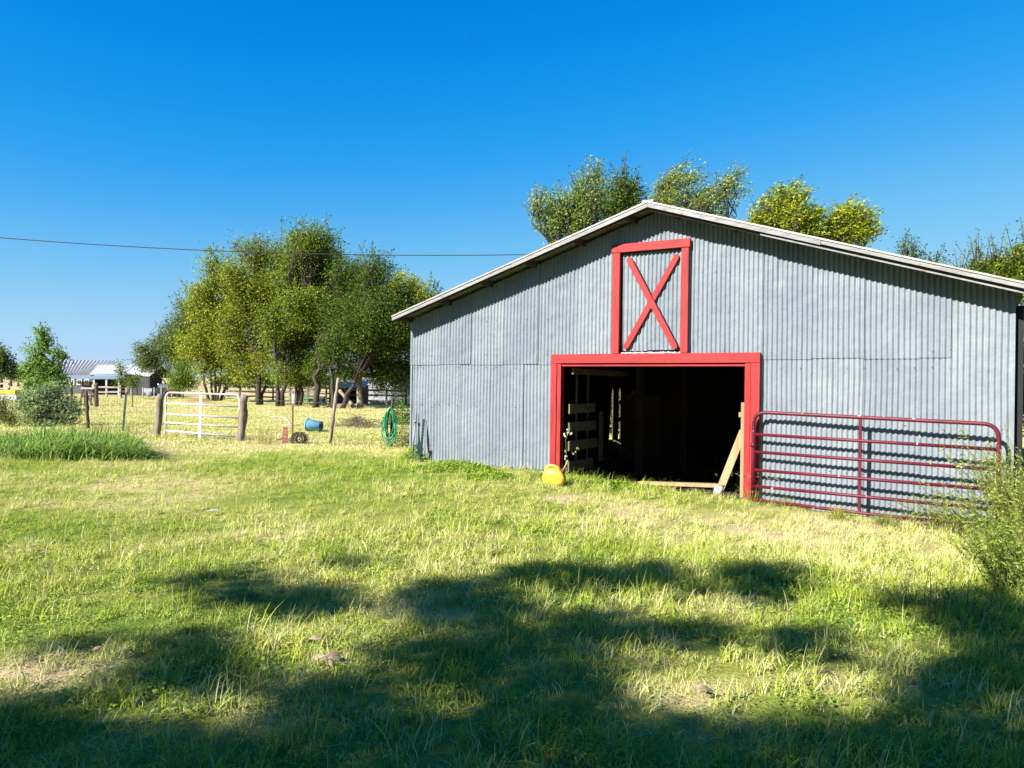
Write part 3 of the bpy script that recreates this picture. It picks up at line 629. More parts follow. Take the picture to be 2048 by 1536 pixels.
# unseen ring of trees added behind the camera to darken the sky fill
WL = ('farthest left', 'second from the left end', 'third from the left end', 'behind the left shade tree', 'left of the middle', 'straight behind the camera', 'right of the middle', 'third from the right end', 'second from the right end', 'farthest right')
for i, (x, y, h) in enumerate(((-34, 6, 8), (-31, -6, 9), (-25, -14, 9.5), (-17, -17, 10), (-9, -15, 9), (-2, -14, 9.5), (5, -13, 9), (12, -12, 9.5), (18, -7, 9), (23, 0, 8.5))):
    b_ = np.array([x, y, gz(x, y)])
    tree('broad unseen tree added behind the camera to cut sky light, ' + WL[i], b_, [(b_ + np.array([dx, dy, h * z]), (r, r, h * .2)) for dx, dy, z, r in ((0, 0, .8, 2.8), (-2.2, .5, .58, 2.5), (2.2, -.5, .6, 2.5), (.4, .3, .35, 3.0), (-1.5, 0, .2, 2.5), (2, 0, .2, 2.4))],
         [(0, 0, .25, h * .5)], 4200, .38, group='unseen trees added behind the camera to cut sky light', sig=.5, twigs=20, name='sky_block_tree')

# ------------------------------------------------------------------ grass
def blades(n, R, hmin, hmax, wd, lean, segs=2, droop=.5, bias=(0, 0), seed=0):
    r = np.random.default_rng(seed); a = r.uniform(0, 2 * np.pi, n); q = R * np.sqrt(r.uniform(0, 1, n)); bx = q * np.cos(a); by = q * np.sin(a)
    H = r.uniform(hmin, hmax, n) * (1 - .25 * (q / R)); th = r.uniform(0, 2 * np.pi, n); ln = np.abs(r.normal(0, lean, n)) + .1
    dx = np.cos(th) * ln + bias[0]; dy = np.sin(th) * ln + bias[1]; fa = r.uniform(0, np.pi, n); wx = np.cos(fa) * wd / 2; wy = np.sin(fa) * wd / 2
    k = r.uniform(.7, 1.4, n); wx *= k; wy *= k; V = []; lv = np.linspace(0, 1, segs + 1)
    for t in lv:
        ox = bx + dx * H * t ** 1.7; oy = by + dy * H * t ** 1.7; oz = H * (t - droop * ln * t ** 2.4) - .01
        if t < 1:
            ww = 1 - .35 * t; V += [np.stack([ox - wx * ww, oy - wy * ww, oz], 1), np.stack([ox + wx * ww, oy + wy * ww, oz], 1)]
        else: V.append(np.stack([ox, oy, oz], 1))
    V = np.stack(V, 1); m = V.shape[1]; V = V.reshape(-1, 3); i = np.arange(n)[:, None] * m; T = []; Q = []
    for s_ in range(segs - 1): Q.append(i + [2 * s_, 2 * s_ + 1, 2 * s_ + 3, 2 * s_ + 2])
    T.append(i + [2 * segs - 2, 2 * segs - 1, 2 * segs])
    tone = np.repeat(r.uniform(0, 1, n), m); shade = np.tile(np.repeat(lv, 2)[:m], n)
    col = np.stack([tone, shade, np.zeros_like(tone)], 1)
    F = ([np.concatenate(Q)] if Q else []) + [np.concatenate(T)]
    return V, F, col
def M_grass(name, g0, g1, s0, s1, trans=.28, amt=1.0):
    m, n, l, b = newmat(name); a = n.new('ShaderNodeAttribute'); a.attribute_name = 'lc'; sp = n.new('ShaderNodeSeparateColor'); l.new(a.outputs['Color'], sp.inputs[0])
    d = n.new('ShaderNodeAttribute'); d.attribute_type = 'INSTANCER'; d.attribute_name = 'dry'
    g = mix(n, l, sp.outputs[0], g0, g1); s_ = mix(n, l, sp.outputs[0], s0, s1)
    # each blade turns straw when its tone lies under the local dryness
    q = n.new('ShaderNodeMath'); q.operation = 'SUBTRACT'; l.new(d.outputs['Fac'], q.inputs[0]); l.new(sp.outputs[0], q.inputs[1])
    mr = n.new('ShaderNodeMapRange'); mr.inputs[1].default_value = -.18; mr.inputs[2].default_value = .18; l.new(q.outputs[0], mr.inputs[0])
    c = mix(n, l, mr.outputs[0], g, s_); l.new(c, b.inputs['Base Color']); b.inputs['Roughness'].default_value = .6; b.inputs['Specular IOR Level'].default_value = .08
    t = n.new('ShaderNodeBsdfTranslucent'); l.new(c, t.inputs[0]); mx = n.new('ShaderNodeMixShader'); mx.inputs[0].default_value = trans
    l.new(b.outputs[0], mx.inputs[1]); l.new(t.outputs[0], mx.inputs[2]); l.new(mx.outputs[0], n['Material Output'].inputs[0]); return m
GM = M_grass('grass_blades', (.17, .27, .025), (.42, .46, .055), (.66, .60, .30), (.58, .52, .22))
GD = M_grass('deep_grass_blades', (.05, .15, .02), (.16, .30, .06), (.40, .40, .15), (.5, .45, .2))
def proto(name, parts, mat):
    Vs = []; Ts = []; Qs = []; Cs = []; k = 0
    for V, F, C in parts:
        Vs.append(V); Cs.append(C)
        for f in F: (Qs if f.shape[1] == 4 else Ts).append(f + k)
        k += len(V)
    F = ([np.concatenate(Qs)] if Qs else []) + [np.concatenate(Ts)]
    o = mesh_np(name, np.concatenate(Vs), F, mat, None, np.concatenate(Cs)); COL.objects.unlink(o); return o
def scatter(name, P, rot, scl, idx, protos, dry, label):
    me = bpy.data.meshes.new(name); me.vertices.add(len(P)); me.vertices.foreach_set('co', np.asarray(P, np.float32).ravel())
    for nm, ty, vals in (('rot', 'FLOAT_VECTOR', rot), ('scl', 'FLOAT', scl), ('idx', 'INT', idx), ('dry', 'FLOAT', dry)):
        a = me.attributes.new(nm, ty, 'POINT'); key = 'vector' if ty == 'FLOAT_VECTOR' else 'value'
        a.data.foreach_set(key, np.asarray(vals, np.int32 if ty == 'INT' else np.float32).ravel())
    o = bpy.data.objects.new(name, me); COL.objects.link(o)
    g = bpy.data.node_groups.new(name, 'GeometryNodeTree'); g.interface.new_socket('Geometry', in_out='INPUT', socket_type='NodeSocketGeometry'); g.interface.new_socket('Geometry', in_out='OUTPUT', socket_type='NodeSocketGeometry')
    gi = g.nodes.new('NodeGroupInput'); go = g.nodes.new('NodeGroupOutput'); ip = g.nodes.new('GeometryNodeInstanceOnPoints'); jn = g.nodes.new('GeometryNodeJoinGeometry')
    for p in protos:
        oi = g.nodes.new('GeometryNodeObjectInfo'); oi.inputs['Object'].default_value = p; oi.inputs['As Instance'].default_value = True; g.links.new(oi.outputs['Geometry'], jn.inputs[0])
    def na(nm, ty):
        x = g.nodes.new('GeometryNodeInputNamedAttribute'); x.data_type = ty; x.inputs[0].default_value = nm; return x.outputs[0]
    g.links.new(gi.outputs[0], ip.inputs['Points']); g.links.new(jn.outputs[0], ip.inputs['Instance']); ip.inputs['Pick Instance'].default_value = True
    g.links.new(na('idx', 'INT'), ip.inputs['Instance Index']); g.links.new(na('rot', 'FLOAT_VECTOR'), ip.inputs['Rotation']); g.links.new(na('scl', 'FLOAT'), ip.inputs['Scale'])
    g.links.new(ip.outputs[0], go.inputs[0]); md = o.modifiers.new('scatter', 'NODES'); md.node_group = g
    tag(o, label, 'grass', kind='stuff'); return o
def inbarn(x, y, mar=0.0):
    s_ = (x - MID[0]) * Uw[0] + (y - MID[1]) * Uw[1]; o_ = (x - MID[0]) * Nw[0] + (y - MID[1]) * Nw[1]
    return (np.abs(s_) < 4.7) & (o_ < .03 - mar) & (o_ > -DEPTH - .2)
def frustum_points(y0, y1, dens, mar=1.5, slope=.75):
    area = (y1 - y0) * (slope * (y0 + y1) + 2 * mar); n = int(area * dens); y = RNG.uniform(y0, y1, int(n * 1.6)); x = RNG.uniform(-1, 1, len(y)) * (slope * y1 + mar)
    m = np.abs(x) < slope * y + mar; x, y = x[m][:n], y[m][:n]; m = ~inbarn(x, y); return x[m], y[m]
pr = [proto('lawn_tuft', [blades(300, .20, .018, .05, .0040, 1.1, 2, .35, (.12, .05), i), blades(40, .2, .04, .085, .0040, 1.0, 3, .45, (.15, .05), 40 + i)], GM) for i in range(5)]
pm = [proto('messy_tuft', [blades(30, .10, .06, .14, .0048, 1.0, 3, .45, (.15, .05), 10 + i), blades(90, .18, .02, .06, .004, 1.1, 2, .3, (.1, 0), 60 + i)], GM) for i in range(4)]
ps = [proto('stalk_tuft', [blades(8, .08, .14, .30, .0030, .75, 4, .5, (.2, .1), 20 + i), blades(24, .08, .06, .15, .006, .8, 3, .5, (.15, .1), 70 + i)], GM) for i in range(3)]
pf = [proto('far_tuft', [blades(120, .34, .03, .09, .011, 1.0, 2, .35, (.15, .1), 30 + i)], GM) for i in range(3)]
def broadleaf(seed):
    r = np.random.default_rng(seed); n = 46; P = np.stack([r.normal(0, .07, n), r.normal(0, .07, n), r.uniform(.015, .045, n)], 1); V, F, C = leaf_cards(P, .017, np.ones((n, 3)), 1.2, .85)
    t = np.repeat(r.uniform(0, .45, n) + .25, 4); return V, [F], np.stack([t, t, t], 1)
pb = [proto('broadleaf_patch', [broadleaf(200 + i)], M_grass('broad_leaves', (.13, .24, .03), (.26, .38, .05), (.3, .34, .1), (.35, .36, .1))) for i in range(2)]
def lawn(name, y0, y1, dens, protos, w8, s0, s1, label, slope=.75):
    x, y = frustum_points(y0, y1, dens, slope=slope); n = len(x); idx = RNG.choice(len(protos), n, p=np.array(w8) / sum(w8))
    lush = .75 + .6 * vnoise(x, y, .9, 41)
    scatter(name, np.stack([x, y, gh(x, y)], 1), np.stack([RNG.normal(0, .08, n), RNG.normal(0, .08, n), RNG.normal(0, .9, n)], 1), RNG.uniform(s0, s1, n) * lush, idx, protos, dryness(x, y) + RNG.normal(0, .08, n), label)
P10 = pr + pm + ps + pb; W10 = [5] * 5 + [1.2] * 4 + [.22] * 3 + [.4] * 2
lawn('near_grass', 1.6, 8.5, 75, P10, W10, .72, 1.15, 'long uneven grass in the shaded and sunny foreground')
lawn('middle_grass', 8.5, 17, 48, P10, [5] * 5 + [1.0] * 4 + [.06] * 3 + [.4] * 2, .75, 1.1, 'sunlit lawn grass in front of the barn')
lawn('pasture_grass', 17, 38, 14, pf, [1, 1, 1], .7, 1.2, 'pale pasture grass beyond the wire fence', .85)
lawn('far_grass', 38, 85, 2.2, pf, [1, 1, 1], .9, 1.7, 'far pasture grass around the grove', .85)

# ------------------------------------------------------------------ small things around the barn
def quadtube(mb, p, q, r, n=8): return mb.tube([p, q], r, n)
def bez(a, b, c, k=7):
    a, b, c = map(lambda v: np.array(v, float), (a, b, c)); return [(1 - t) ** 2 * a + 2 * t * (1 - t) * b + t * t * c for t in np.linspace(0, 1, k)]
GRED = None
def M_gatered():
    m, n, l, b = newmat('crimson_gate_paint'); t = noise(n, l, 6, 4, coords(n, l)); sp = noise(n, l, 16, 2, coords(n, l)); rs = noise(n, l, 30, 4, coords(n, l))
    base = ramp(n, l, t.outputs[0], [(.3, (.055, .003, .009)), (.7, (.115, .005, .017))]).outputs[0]
    base = mix(n, l, ramp(n, l, sp.outputs[0], [(.70, (0, 0, 0)), (.725, (1, 1, 1))]).outputs[0], base, (.62, .55, .52))
    base = mix(n, l, ramp(n, l, rs.outputs[0], [(.66, (0, 0, 0)), (.75, (1, 1, 1))]).outputs[0], base, (.10, .03, .02))
    l.new(base, b.inputs['Base Color']); b.inputs['Roughness'].default_value = .5; b.inputs['Specular IOR Level'].default_value = .3; return m
GRED = M_gatered()
OL, OR = .17, .31
def gp(px, py, right): 
    o_ = OR if right else OL; s_, h = wallpt(px, py, o_); return BW(s_, h, o_)
railpx = [((1508, 868.5), (1995, 899)), ((1507, 903.5), (1995, 939.5)), ((1506, 939.5), (1995, 980)), ((1505, 972), (1995, 1020))]
tl = gp(1508, 824, 0); tr_ = gp(1998, 849, 1); bl = gp(1505, 999, 0); br = gp(1996, 1056, 1)
gate = empty('tube_gate', tuple(bl), 0, 'crimson six bar tube gate folded back against the barn wall, flecked with white', 'gate')
G0 = bl.copy()
def rel(p): return tuple(np.array(p) - G0)
def lerp(a, b, t): return np.array(a) * (1 - t) + np.array(b) * t
mb = MB(); path = [bl] + [lerp(bl, tl, .5)] + bez(lerp(bl, tl, .86), tl, lerp(tl, tr_, .06)) + [lerp(tl, tr_, t) for t in (.3, .5, .7)] + bez(lerp(tl, tr_, .94), tr_, lerp(tr_, br, .14)) + [lerp(tr_, br, .5), br]
mb.tube([rel(p) for p in path], .026, 10); mb.build('outer_frame', GRED, gate)
MB().tube([rel(bl), rel(lerp(bl, br, .5) + np.array([0, 0, -.012])), rel(br)], .0225, 8).build('rail', GRED, gate)
lv, rv = tl - bl, tr_ - br
for (a, b_) in railpx:
    pa, pb = gp(*a, 0), gp(*b_, 1); fa = (pa[2] - bl[2]) / lv[2]; fb = (pb[2] - br[2]) / rv[2]
    pa = bl + lv * fa; pb = br + rv * fb
    MB().tube([rel(pa), rel(lerp(pa, pb, .5) + np.array([0, 0, random.uniform(-.008, .004)])), rel(pb)], .022, 8).build('rail', GRED, gate)
ma = lerp(tl, tr_, .475) + np.array([*Nw, 0]) * .0; mb_ = lerp(bl, br, .475); off = np.array([*Nw, 0]) * .018
MB().bar(rel(ma + off * 0), rel(mb_), .036, .024, up=(Uw[0], Uw[1], 0)).build('upright', GRED, gate)
hp = gp(1506, 890, 0)
mb = MB(); mb.tube([rel(hp + np.array([0, 0, -.03])), rel(hp + np.array([0, 0, .03]))], .033, 10); mb.tube([rel(hp), rel(hp - np.array([*Nw, 0]) * .10)], .012, 6); mb.tube([rel(hp + np.array([-.05, 0, 0])), rel(hp + np.array([.05, 0, 0]))], .014, 6); mb.build('hinge', GRED, gate)
hp = gp(1506, 985, 0); MB().tube([rel(hp + np.array([0, 0, -.03])), rel(hp + np.array([0, 0, .03]))], .032, 10).build('hinge', GRED, gate)
s_, h = wallpt(1515, 905, .03); MB().box(s_ - .012, s_ + .014, -.052, -.026, -.3, 1.42).build('red_strip', REDZ, barn)

# wooden pieces propped in the doorway
PLANK = M_simple('bare_plank', (.44, .32, .17), (.28, .19, .09), .8, (1, 1, .12), 10, .4)
def inner(px, py, o): s_, h = wallpt(px, py, o); return BW(s_, h, o)
p0 = inner(1484, 990, -.10); p1 = inner(1484, 805, -.10)
e = empty('upright_board', tuple(p0), YAW, 'bare upright board standing inside the right side of the barn doorway', 'board')
bevel(MB().box(-.027, .027, -.02, .12, -.1, p1[2] - p0[2]).build('plank', PLANK, e), .003)
MB().box(-.062, -.029, -.01, .03, .93 * (p1[2] - p0[2]) - .12, .93 * (p1[2] - p0[2]) - .05).build('cleat', PLANK, e)
p0 = inner(1441, 978, -.22); p1 = inner(1487, 862, -.22)
e = empty('leaning_plank', tuple(p0), 0, 'light plank leaning diagonally against the upright board in the doorway', 'plank')
bevel(MB().bar((0, 0, 0), tuple((p1 - p0) * 1.0), .115, .038, up=(Uw[0], Uw[1], 0)).build('plank', PLANK, e), .003)
p0 = inner(1278, 966, -.02); p1 = inner(1432, 971, -.02)
o = MB().bar((0, 0, 0), tuple(p1 - p0), .055, .14).build('threshold_plank', PLANK, None); o.location = tuple(p0); bevel(o, .006); tag(o, 'worn tan plank lying flat across the barn doorway sill', 'plank')
p0 = inner(1437, 983, .05)
e = empty('pail', tuple(p0), 0, 'dirty white pail sunk in grass at the foot of the leaning plank', 'pail')
PAILM = M_simple('chalky_white_plastic', (.62, .62, .58), (.35, .34, .3), .6, ns=9)
MB().lathe([(.001, -.06), (.058, -.06), (.072, .10), (.068, .10), (.056, -.03)], 18, Matrix.Rotation(.15, 4, 'Y')).build('tub', PAILM, e)
MB().lathe([(.078, .096), (.084, .103), (.078, .110), (.071, .103), (.078, .096)], 18, Matrix.Rotation(.15, 4, 'Y')).build('rim', PLANK, e)

# yellow fuel jug
YEL = M_simple('yellow_plastic', (.85, .55, .05), (.72, .42, .03), .4, ns=5, bump=.05, spec=.5)
p0 = gpix(1108, 972); e = empty('fuel_jug', tuple(p0), rad(-22), 'yellow plastic fuel jug with a tan spout beside the left door post', 'jug')
def superbox(cx, cy, cz, hx, hy, hz, pw=3.2, nu=28, nv=14, fn=None):
    m_ = MB(); vs = []
    sg = lambda v: math.copysign(abs(v) ** (2 / pw), v)
    for i in range(nv + 1):
        ph = -math.pi / 2 + math.pi * i / nv
        for j in range(nu):
            th = 2 * math.pi * j / nu; p = [hx * sg(math.cos(ph)) * sg(math.cos(th)), hy * sg(math.cos(ph)) * sg(math.sin(th)), hz * sg(math.sin(ph))]
            if fn: p = fn(*p)
            vs.append((cx + p[0], cy + p[1], cz + p[2]))
    m_.v = vs
    for i in range(nv):
        for j in range(nu): m_.f.append((i * nu + j, i * nu + (j + 1) % nu, (i + 1) * nu + (j + 1) % nu, (i + 1) * nu + j)); m_.sm.append(True)
    return m_
superbox(0, 0, .135, .18, .10, .14, 3, fn=lambda x, y, z: (x * (1 - .12 * max(0, z) / .125), y, z - (.04 * max(0, x) / .18 if z > .04 else 0))).build('body', YEL, e)
mb = MB(); mb.tube(bez((-.13, 0, .24), (-.11, 0, .315), (-.03, 0, .305), 6) + bez((.0, 0, .30), (.06, 0, .29), (.075, 0, .23), 6), .022, 10); mb.build('handle', YEL, e)
MB().lathe([(.001, .03), (.030, .03), (.032, .0), (.032, -.02)], 14, Matrix.Translation((.135, 0, .235)) @ Matrix.Rotation(.5, 4, 'Y')).build('cap', M_simple('brown_cap', (.12, .07, .04)), e)
MB().tube([(.14, 0, .245), (.19, -.01, .33), (.215, -.015, .40)], .014, 8).build('spout', PLANK, e)

# pipe and post propped at the left corner
def prop(name, a, b_, o_, label, cat, mk):
    p0 = inner(*a, o_[0]); p1 = inner(*b_, o_[1]); e = empty(name, tuple(p0), 0, label, cat); mk(e, tuple(p1 - p0)); return e
PIPE = M_simple('grey_pipe', (.33, .35, .37), (.2, .2, .2), .5, metal=.4)
def mk(e, d):
    MB().tube([(0, 0, -.1), d], .017, 8).build('tube', PIPE, e); k = np.array(d) * .80; MB().tube([tuple(k * .97), tuple(k * 1.03)], .03, 8).build('coupling', PIPE, e)
prop('pipe', (823.5, 918), (832, 825), (.16, .05), 'thin grey pipe leaning on the left corner of the barn', 'pipe', mk)
TG = M_simple('dark_green_paint', (.02, .07, .055), (.01, .03, .03), .5)
def tpost(e, d, m_, m2=None):
    d = Vector(d); MB().bar((0, 0, -.1), d, .045, .006, up=(1, 0, 0)).build('flange', m_, e); MB().bar((0, .012, -.1), d + Vector((0, .012, 0)), .006, .022, up=(1, 0, 0)).build('web', m_, e)
    L = d.length; 
    mb = MB()
    for i in range(int(L / .06)): c = d * (i * .06 / L); mb.box(c.x - .012, c.x + .012, c.y - .012, c.y - .002, c.z, c.z + .016)
    mb.build('studs', m_, e)
    if m2: MB().bar(d * .86, d, .05, .03, up=(1, 0, 0)).build('tip', m2, e)
def mk(e, d):
    tpost(e, d, TG); d = Vector(d); v = [(-.045, 0, .18), (.045, 0, .18), (.03, 0, -.02), (-.03, 0, -.02)]
    MB().box(-.05, .045, -.01, -.004, .12, .34).build('anchor_plate', TG, e)
prop('steel_post', (840, 922), (847.5, 838), (.22, .06), 'dark green steel fence post leaning on the corrugated barn wall', 'post', mk)
# pale post beyond the right corner
p0 = inner(2037, 930, -.12); p1 = inner(2032.5, 640, -.12)
e = empty('corner_pole', tuple(p0), 0, 'pale weathered pole standing beyond the right corner of the barn', 'pole')
MB().bar((0, 0, -.4), tuple(p1 - p0), .055, .06, up=(1, 0, 0)).build('shaft', M_simple('pale_wood', (.55, .50, .42), (.38, .32, .25), .8, (1, 1, .2), 8, .5), e)

# ------------------------------------------------------------------ fences and the white gate
WHT = M_simple('white_enamel', (.72, .72, .73), (.55, .54, .52), .4, ns=12, bump=.05)
D = 20.3
def wp(px, py, dep=D): return at(px, py, dep)
g0 = wp(332, 880); wg = empty('tube_gate', tuple(g0), 0, 'white tube gate hung between two thick weathered wooden posts', 'gate')
r0 = lambda p: tuple(np.array(p) - g0)
mb = MB(); path = [wp(331, 880), wp(331.5, 830)] + bez(wp(332, 797), wp(332, 785), wp(341, 785.2), 6) + [wp(400, 787.2)] + bez(wp(468, 789.2), wp(479, 789.6), wp(479.5, 802), 6) + [wp(478.5, 850), wp(477.5, 890)]
mb.tube([r0(p) for p in path], .024, 8); mb.build('outer_frame', WHT, wg)
for a, b_ in ((806, 813.5), (827.5, 836), (845, 854.5), (861, 873.6), (881, 889)):
    MB().tube([r0(wp(332, a)), r0(wp(478.5, b_))], .021, 8).build('rail', WHT, wg)
MB().bar(r0(wp(401.5, 787)), r0(wp(399.5, 885)), .07, .02, up=(1, 0, 0)).build('upright', WHT, wg)
def gnarly(parent, a, b_, r, name='post', mat=OLDWOOD, n=11, seg=9, seed=1, taper=.12):
    rj = random.Random(seed); a = np.array(a); b_ = np.array(b_); pts = []; rr = []
    for i in range(seg + 1):
        t = i / seg; pts.append(tuple(lerp(a, b_, t) + np.array([rj.uniform(-1, 1), rj.uniform(-1, 1), 0]) * r * .14)); rr.append(r * (1 + taper * (1 - t) * 2 - taper) * rj.uniform(.88, 1.12))
    m_ = MB(); m_.tube(pts, 0, n, rr=rr)
    m_.v = [(x + rj.uniform(-1, 1) * r * .06, y + rj.uniform(-1, 1) * r * .06, z) for x, y, z in m_.v]; o_ = m_.build(name, mat, parent); return o_
def wirepanel(parent, A, B, tops, bots, org):
    """woven field fence between A and B (world xy), as thin rods"""
    A = np.array(A, float); B = np.array(B, float); L = np.linalg.norm(B - A); m_ = MB(); rw = .0026; k = 8
    for i in range(k):
        t = (i / (k - 1)) ** .8
        za = bots[0] + (tops[0] - bots[0]) * t; zb = bots[1] + (tops[1] - bots[1]) * t
        m_.tube([(A[0] - org[0], A[1] - org[1], za - org[2]), ((A[0] + B[0]) / 2 - org[0], (A[1] + B[1]) / 2 - org[1], (za + zb) / 2 - .012 - org[2]), (B[0] - org[0], B[1] - org[1], zb - org[2])], rw, 3, cap=False)
    nn = max(2, int(L / .15))
    for j in range(nn + 1):
        t = j / nn; p = A + (B - A) * t; m_.tube([(p[0] - org[0], p[1] - org[1], bots[0] + (bots[1] - bots[0]) * t - org[2]), (p[0] - org[0], p[1] - org[1], tops[0] + (tops[1] - tops[0]) * t - org[2])], rw * .8, 3, cap=False)
    o_ = m_.build('wire_mesh', WIRE, parent); return o_
# left span
L0 = wp(-60, 850, 23.5); P172t, P172b = wp(172, 779, 22.2), wp(177, 862, 22.2); T248t, T248b = wp(253, 777, 21.2), wp(246, 862, 21.2)
GLt, GLb = wp(322, 788, 20.4), wp(313, 878, 20.4); GRt, GRb = wp(489.5, 790, 20.3), wp(480, 893, 20.3)
lf = empty('wire_fence', tuple(GLb), 0, 'wire mesh fence running left from the white gate past the shrubs', 'fence'); q = lambda p: tuple(np.array(p) - GLb)
gnarly(lf, q(GLb - [0, 0, .1]), q(GLt), .088, seed=3)['label'] = 'thick pale gnarled gate post'
gnarly(lf, q(P172b), q(P172t), .045, mat=DARKWOOD, seed=4)['label'] = 'slim dark wooden post'
tpe = MB(); tpe.bar(q(T248b), q(T248t), .05, .02, up=(1, 0, 0)); tpe.build('post', TG, lf)['label'] = 'leaning green steel post'
MB().bar(q(lerp(T248b, T248t, .9)), q(T248t + np.array([.003, 0, .02])), .055, .025, up=(1, 0, 0)).build('post_tip', M_simple('orange_tip', (.5, .25, .12)), lf)
zt = lambda a, h: gz(a[0], a[1]) + h
seq = [(L0, 1.15), (P172b, 1.15), (T248b, 1.15), (GLb, 1.15)]
for (a, ha), (b_, hb) in zip(seq[:-1], seq[1:]): wirepanel(lf, a[:2], b_[:2], (zt(a, ha), zt(b_, hb)), (zt(a, .03), zt(b_, .03)), GLb)
# right span
T585t, T585b = wp(586, 789, 19.8), wp(585, 878, 19.8); LPt, LPb = wp(677, 756, 19.4), wp(659, 888, 19.4); HPt, HPb = wp(785, 797, 18.7), wp(782, 896, 18.7); BE = BW(-4.74, 0, -3.2)
rf = empty('wire_fence', tuple(GRb), 0, 'wire mesh fence between the white gate and the barn with mixed posts', 'fence'); q = lambda p: tuple(np.array(p) - GRb)
gnarly(rf, q(GRb - [0, 0, .1]), q(GRt), .112, seed=7, n=12)['label'] = 'thick knotted grey brown gate post'
RUST = M_simple('rusty_steel', (.27, .10, .05), (.14, .05, .03), .8, ns=20)
MB().bar(q(T585b), q(lerp(T585b, T585t, .8)), .042, .02, up=(1, 0, 0)).build('post', RUST, rf)['label'] = 'rusty steel post with a white upper end'
MB().bar(q(lerp(T585b, T585t, .8)), q(T585t), .046, .024, up=(1, 0, 0)).build('post_tip', WHT, rf)
gnarly(rf, q(LPb), q(LPt), .046, mat=M_simple('grey_branch_wood', (.42, .34, .26), (.2, .15, .11), .85, (1, 1, .2), 10, .6), seed=9, seg=11)['label'] = 'tall crooked branch post leaning right'
gnarly(rf, q(HPb), q(HPt), .035, mat=DARKWOOD, seed=11)['label'] = 'short dark post that carries the hose'
seq = [(GRb, 1.12), (T585b, 1.10), (LPb, 1.08), (HPb, 1.02), (BE, 1.0)]
for (a, ha), (b_, hb) in zip(seq[:-1], seq[1:]): wirepanel(rf, a[:2], b_[:2], (zt(a, ha), zt(b_, hb)), (zt(a, .03), zt(b_, .03)), GRb)
# green hose hank
hc = wp(781, 815, 18.55); e = empty('garden_hose', tuple(hc), 0, 'bright green garden hose hung in a long coil on a short fence post', 'hose')
HG = M_simple('green_hose', (.01, .30, .13), (.005, .18, .08), .4, ns=6, bump=0, spec=.5)
HL = M_simple('pale_green_hose', (.12, .50, .25), (.05, .35, .16), .4, ns=6, bump=0, spec=.5)
for i in range(15):
    rj = random.Random(i); ww = rj.uniform(.07, .19); hh = rj.uniform(.62, .93); ox = rj.uniform(-.03, .03); oy = rj.uniform(-.06, .06); pts = []
    for k in range(25):
        a = 2 * math.pi * k / 24; z = -hh / 2 + hh / 2 * math.cos(a); wv = ww * math.sin(a) * (.55 + .45 * min(1, -z / .5)); pts.append((ox * (-z) + wv, oy + .02 * math.sin(3 * a + i), z + .03 * rj.uniform(-.3, .3)))
    MB().tube(pts, .0125, 6, cap=False).build('hose_loop', HG if i % 3 else HL, e)
# blue tub lying on its side
bc = wp(615, 845, 25.3); gb = gz(bc[0], bc[1]); bc[2] = gb + .21
e = empty('tub', (bc[0], bc[1], gb), 0, 'light blue plastic tub tipped over on its side in the pasture', 'tub'); BL = M_simple('blue_plastic', (.20, .50, .72), (.13, .38, .60), .45, ns=4, bump=.05)
Mx = Matrix.Translation((0, 0, .205)) @ Matrix.Rotation(rad(-14), 4, 'Z') @ Matrix.Rotation(rad(94), 4, 'Y')
MB().lathe([(.20, 0), (.207, .012), (.20, .02), (.152, .50), (.001, .50)], 26, Mx).build('shell', BL, e)
MB().lathe([(.198, .002), (.146, .49), (.001, .49)], 26, Mx).build('inside', BL, e)
mb = MB(); mb.tube([tuple(Mx @ Vector((.207 * math.cos(a), .207 * math.sin(a), .02))) for a in np.linspace(0, 2 * math.pi, 27)], .014, 6, cap=False); mb.build('rim', BL, e)
MB().lathe([(.153, .46), (.158, .48), (.153, .503), (.001, .503)], 26, Mx).build('base_band', M_simple('dark_blue_plastic', (.02, .09, .2)), e)
# rusty ribbed sheet and dark roll of wire
p0 = wp(570, 893, 19.9); e = empty('rusty_sheet', tuple(p0), rad(-12), 'narrow brick red rusty ribbed sheet standing in the fence weeds', 'metal sheet')
BR = M_simple('brick_red_rust', (.34, .12, .08), (.22, .07, .05), .8, ns=14)
for i in range(6): MB().box(-.085 + i * .004, .085 - i * .004, -.008 + .004 * (i % 2), .008 + .004 * (i % 2), i * .085, i * .085 + .08).build('rib', BR, e)
p0 = wp(600, 894, 19.7); e = empty('wire_roll', tuple(p0), 0, 'dark rusty roll of fence wire lying beside the rusty post', 'wire roll')
for j in range(18):
    pts = []; rj = random.Random(j + 50); rx = .05 + .14 * rj.random() ** .7; 
    for k in range(22): a = 2 * math.pi * k / 21; pts.append((rx * math.cos(a) + (j - 9) * .002, (j - 9) * .021, .2 + rx * math.sin(a) + rj.uniform(-.008, .008)))
    MB().tube(pts, .009, 5, cap=False).build('coil', DARKWOOD, e)
for k in range(16): 
    a = 2 * math.pi * k / 16; MB().tube([(.18 * math.cos(a), -.19, .2 + .18 * math.sin(a)), (.17 * math.cos(a + .4), .19, .2 + .17 * math.sin(a + .4))], .007, 4).build('cross_wire', DARKWOOD, e)
# pale bent branch
pp = [wp(542, 834, 26), wp(558, 833, 26), wp(569, 836, 25.8), wp(577, 843, 25.6), wp(582, 849.5, 25.5)]
e = empty('fallen_branch', tuple(pp[-1]), 0, 'pale bare bent branch lying in the dry grass behind the wire fence', 'branch')
mb = MB(); mb.tube([tuple(p - pp[-1]) for p in pp], 0, 6, rr=[.014, .018, .022, .026, .028]); mb.tube([tuple(wp(566, 850, 25.5) - pp[-1]), (0, 0, 0), tuple(wp(599, 850, 25.5) - pp[-1])], .022, 6); mb.build('stick', M_simple('bleached_wood', (.6, .52, .42), ns=6), e)
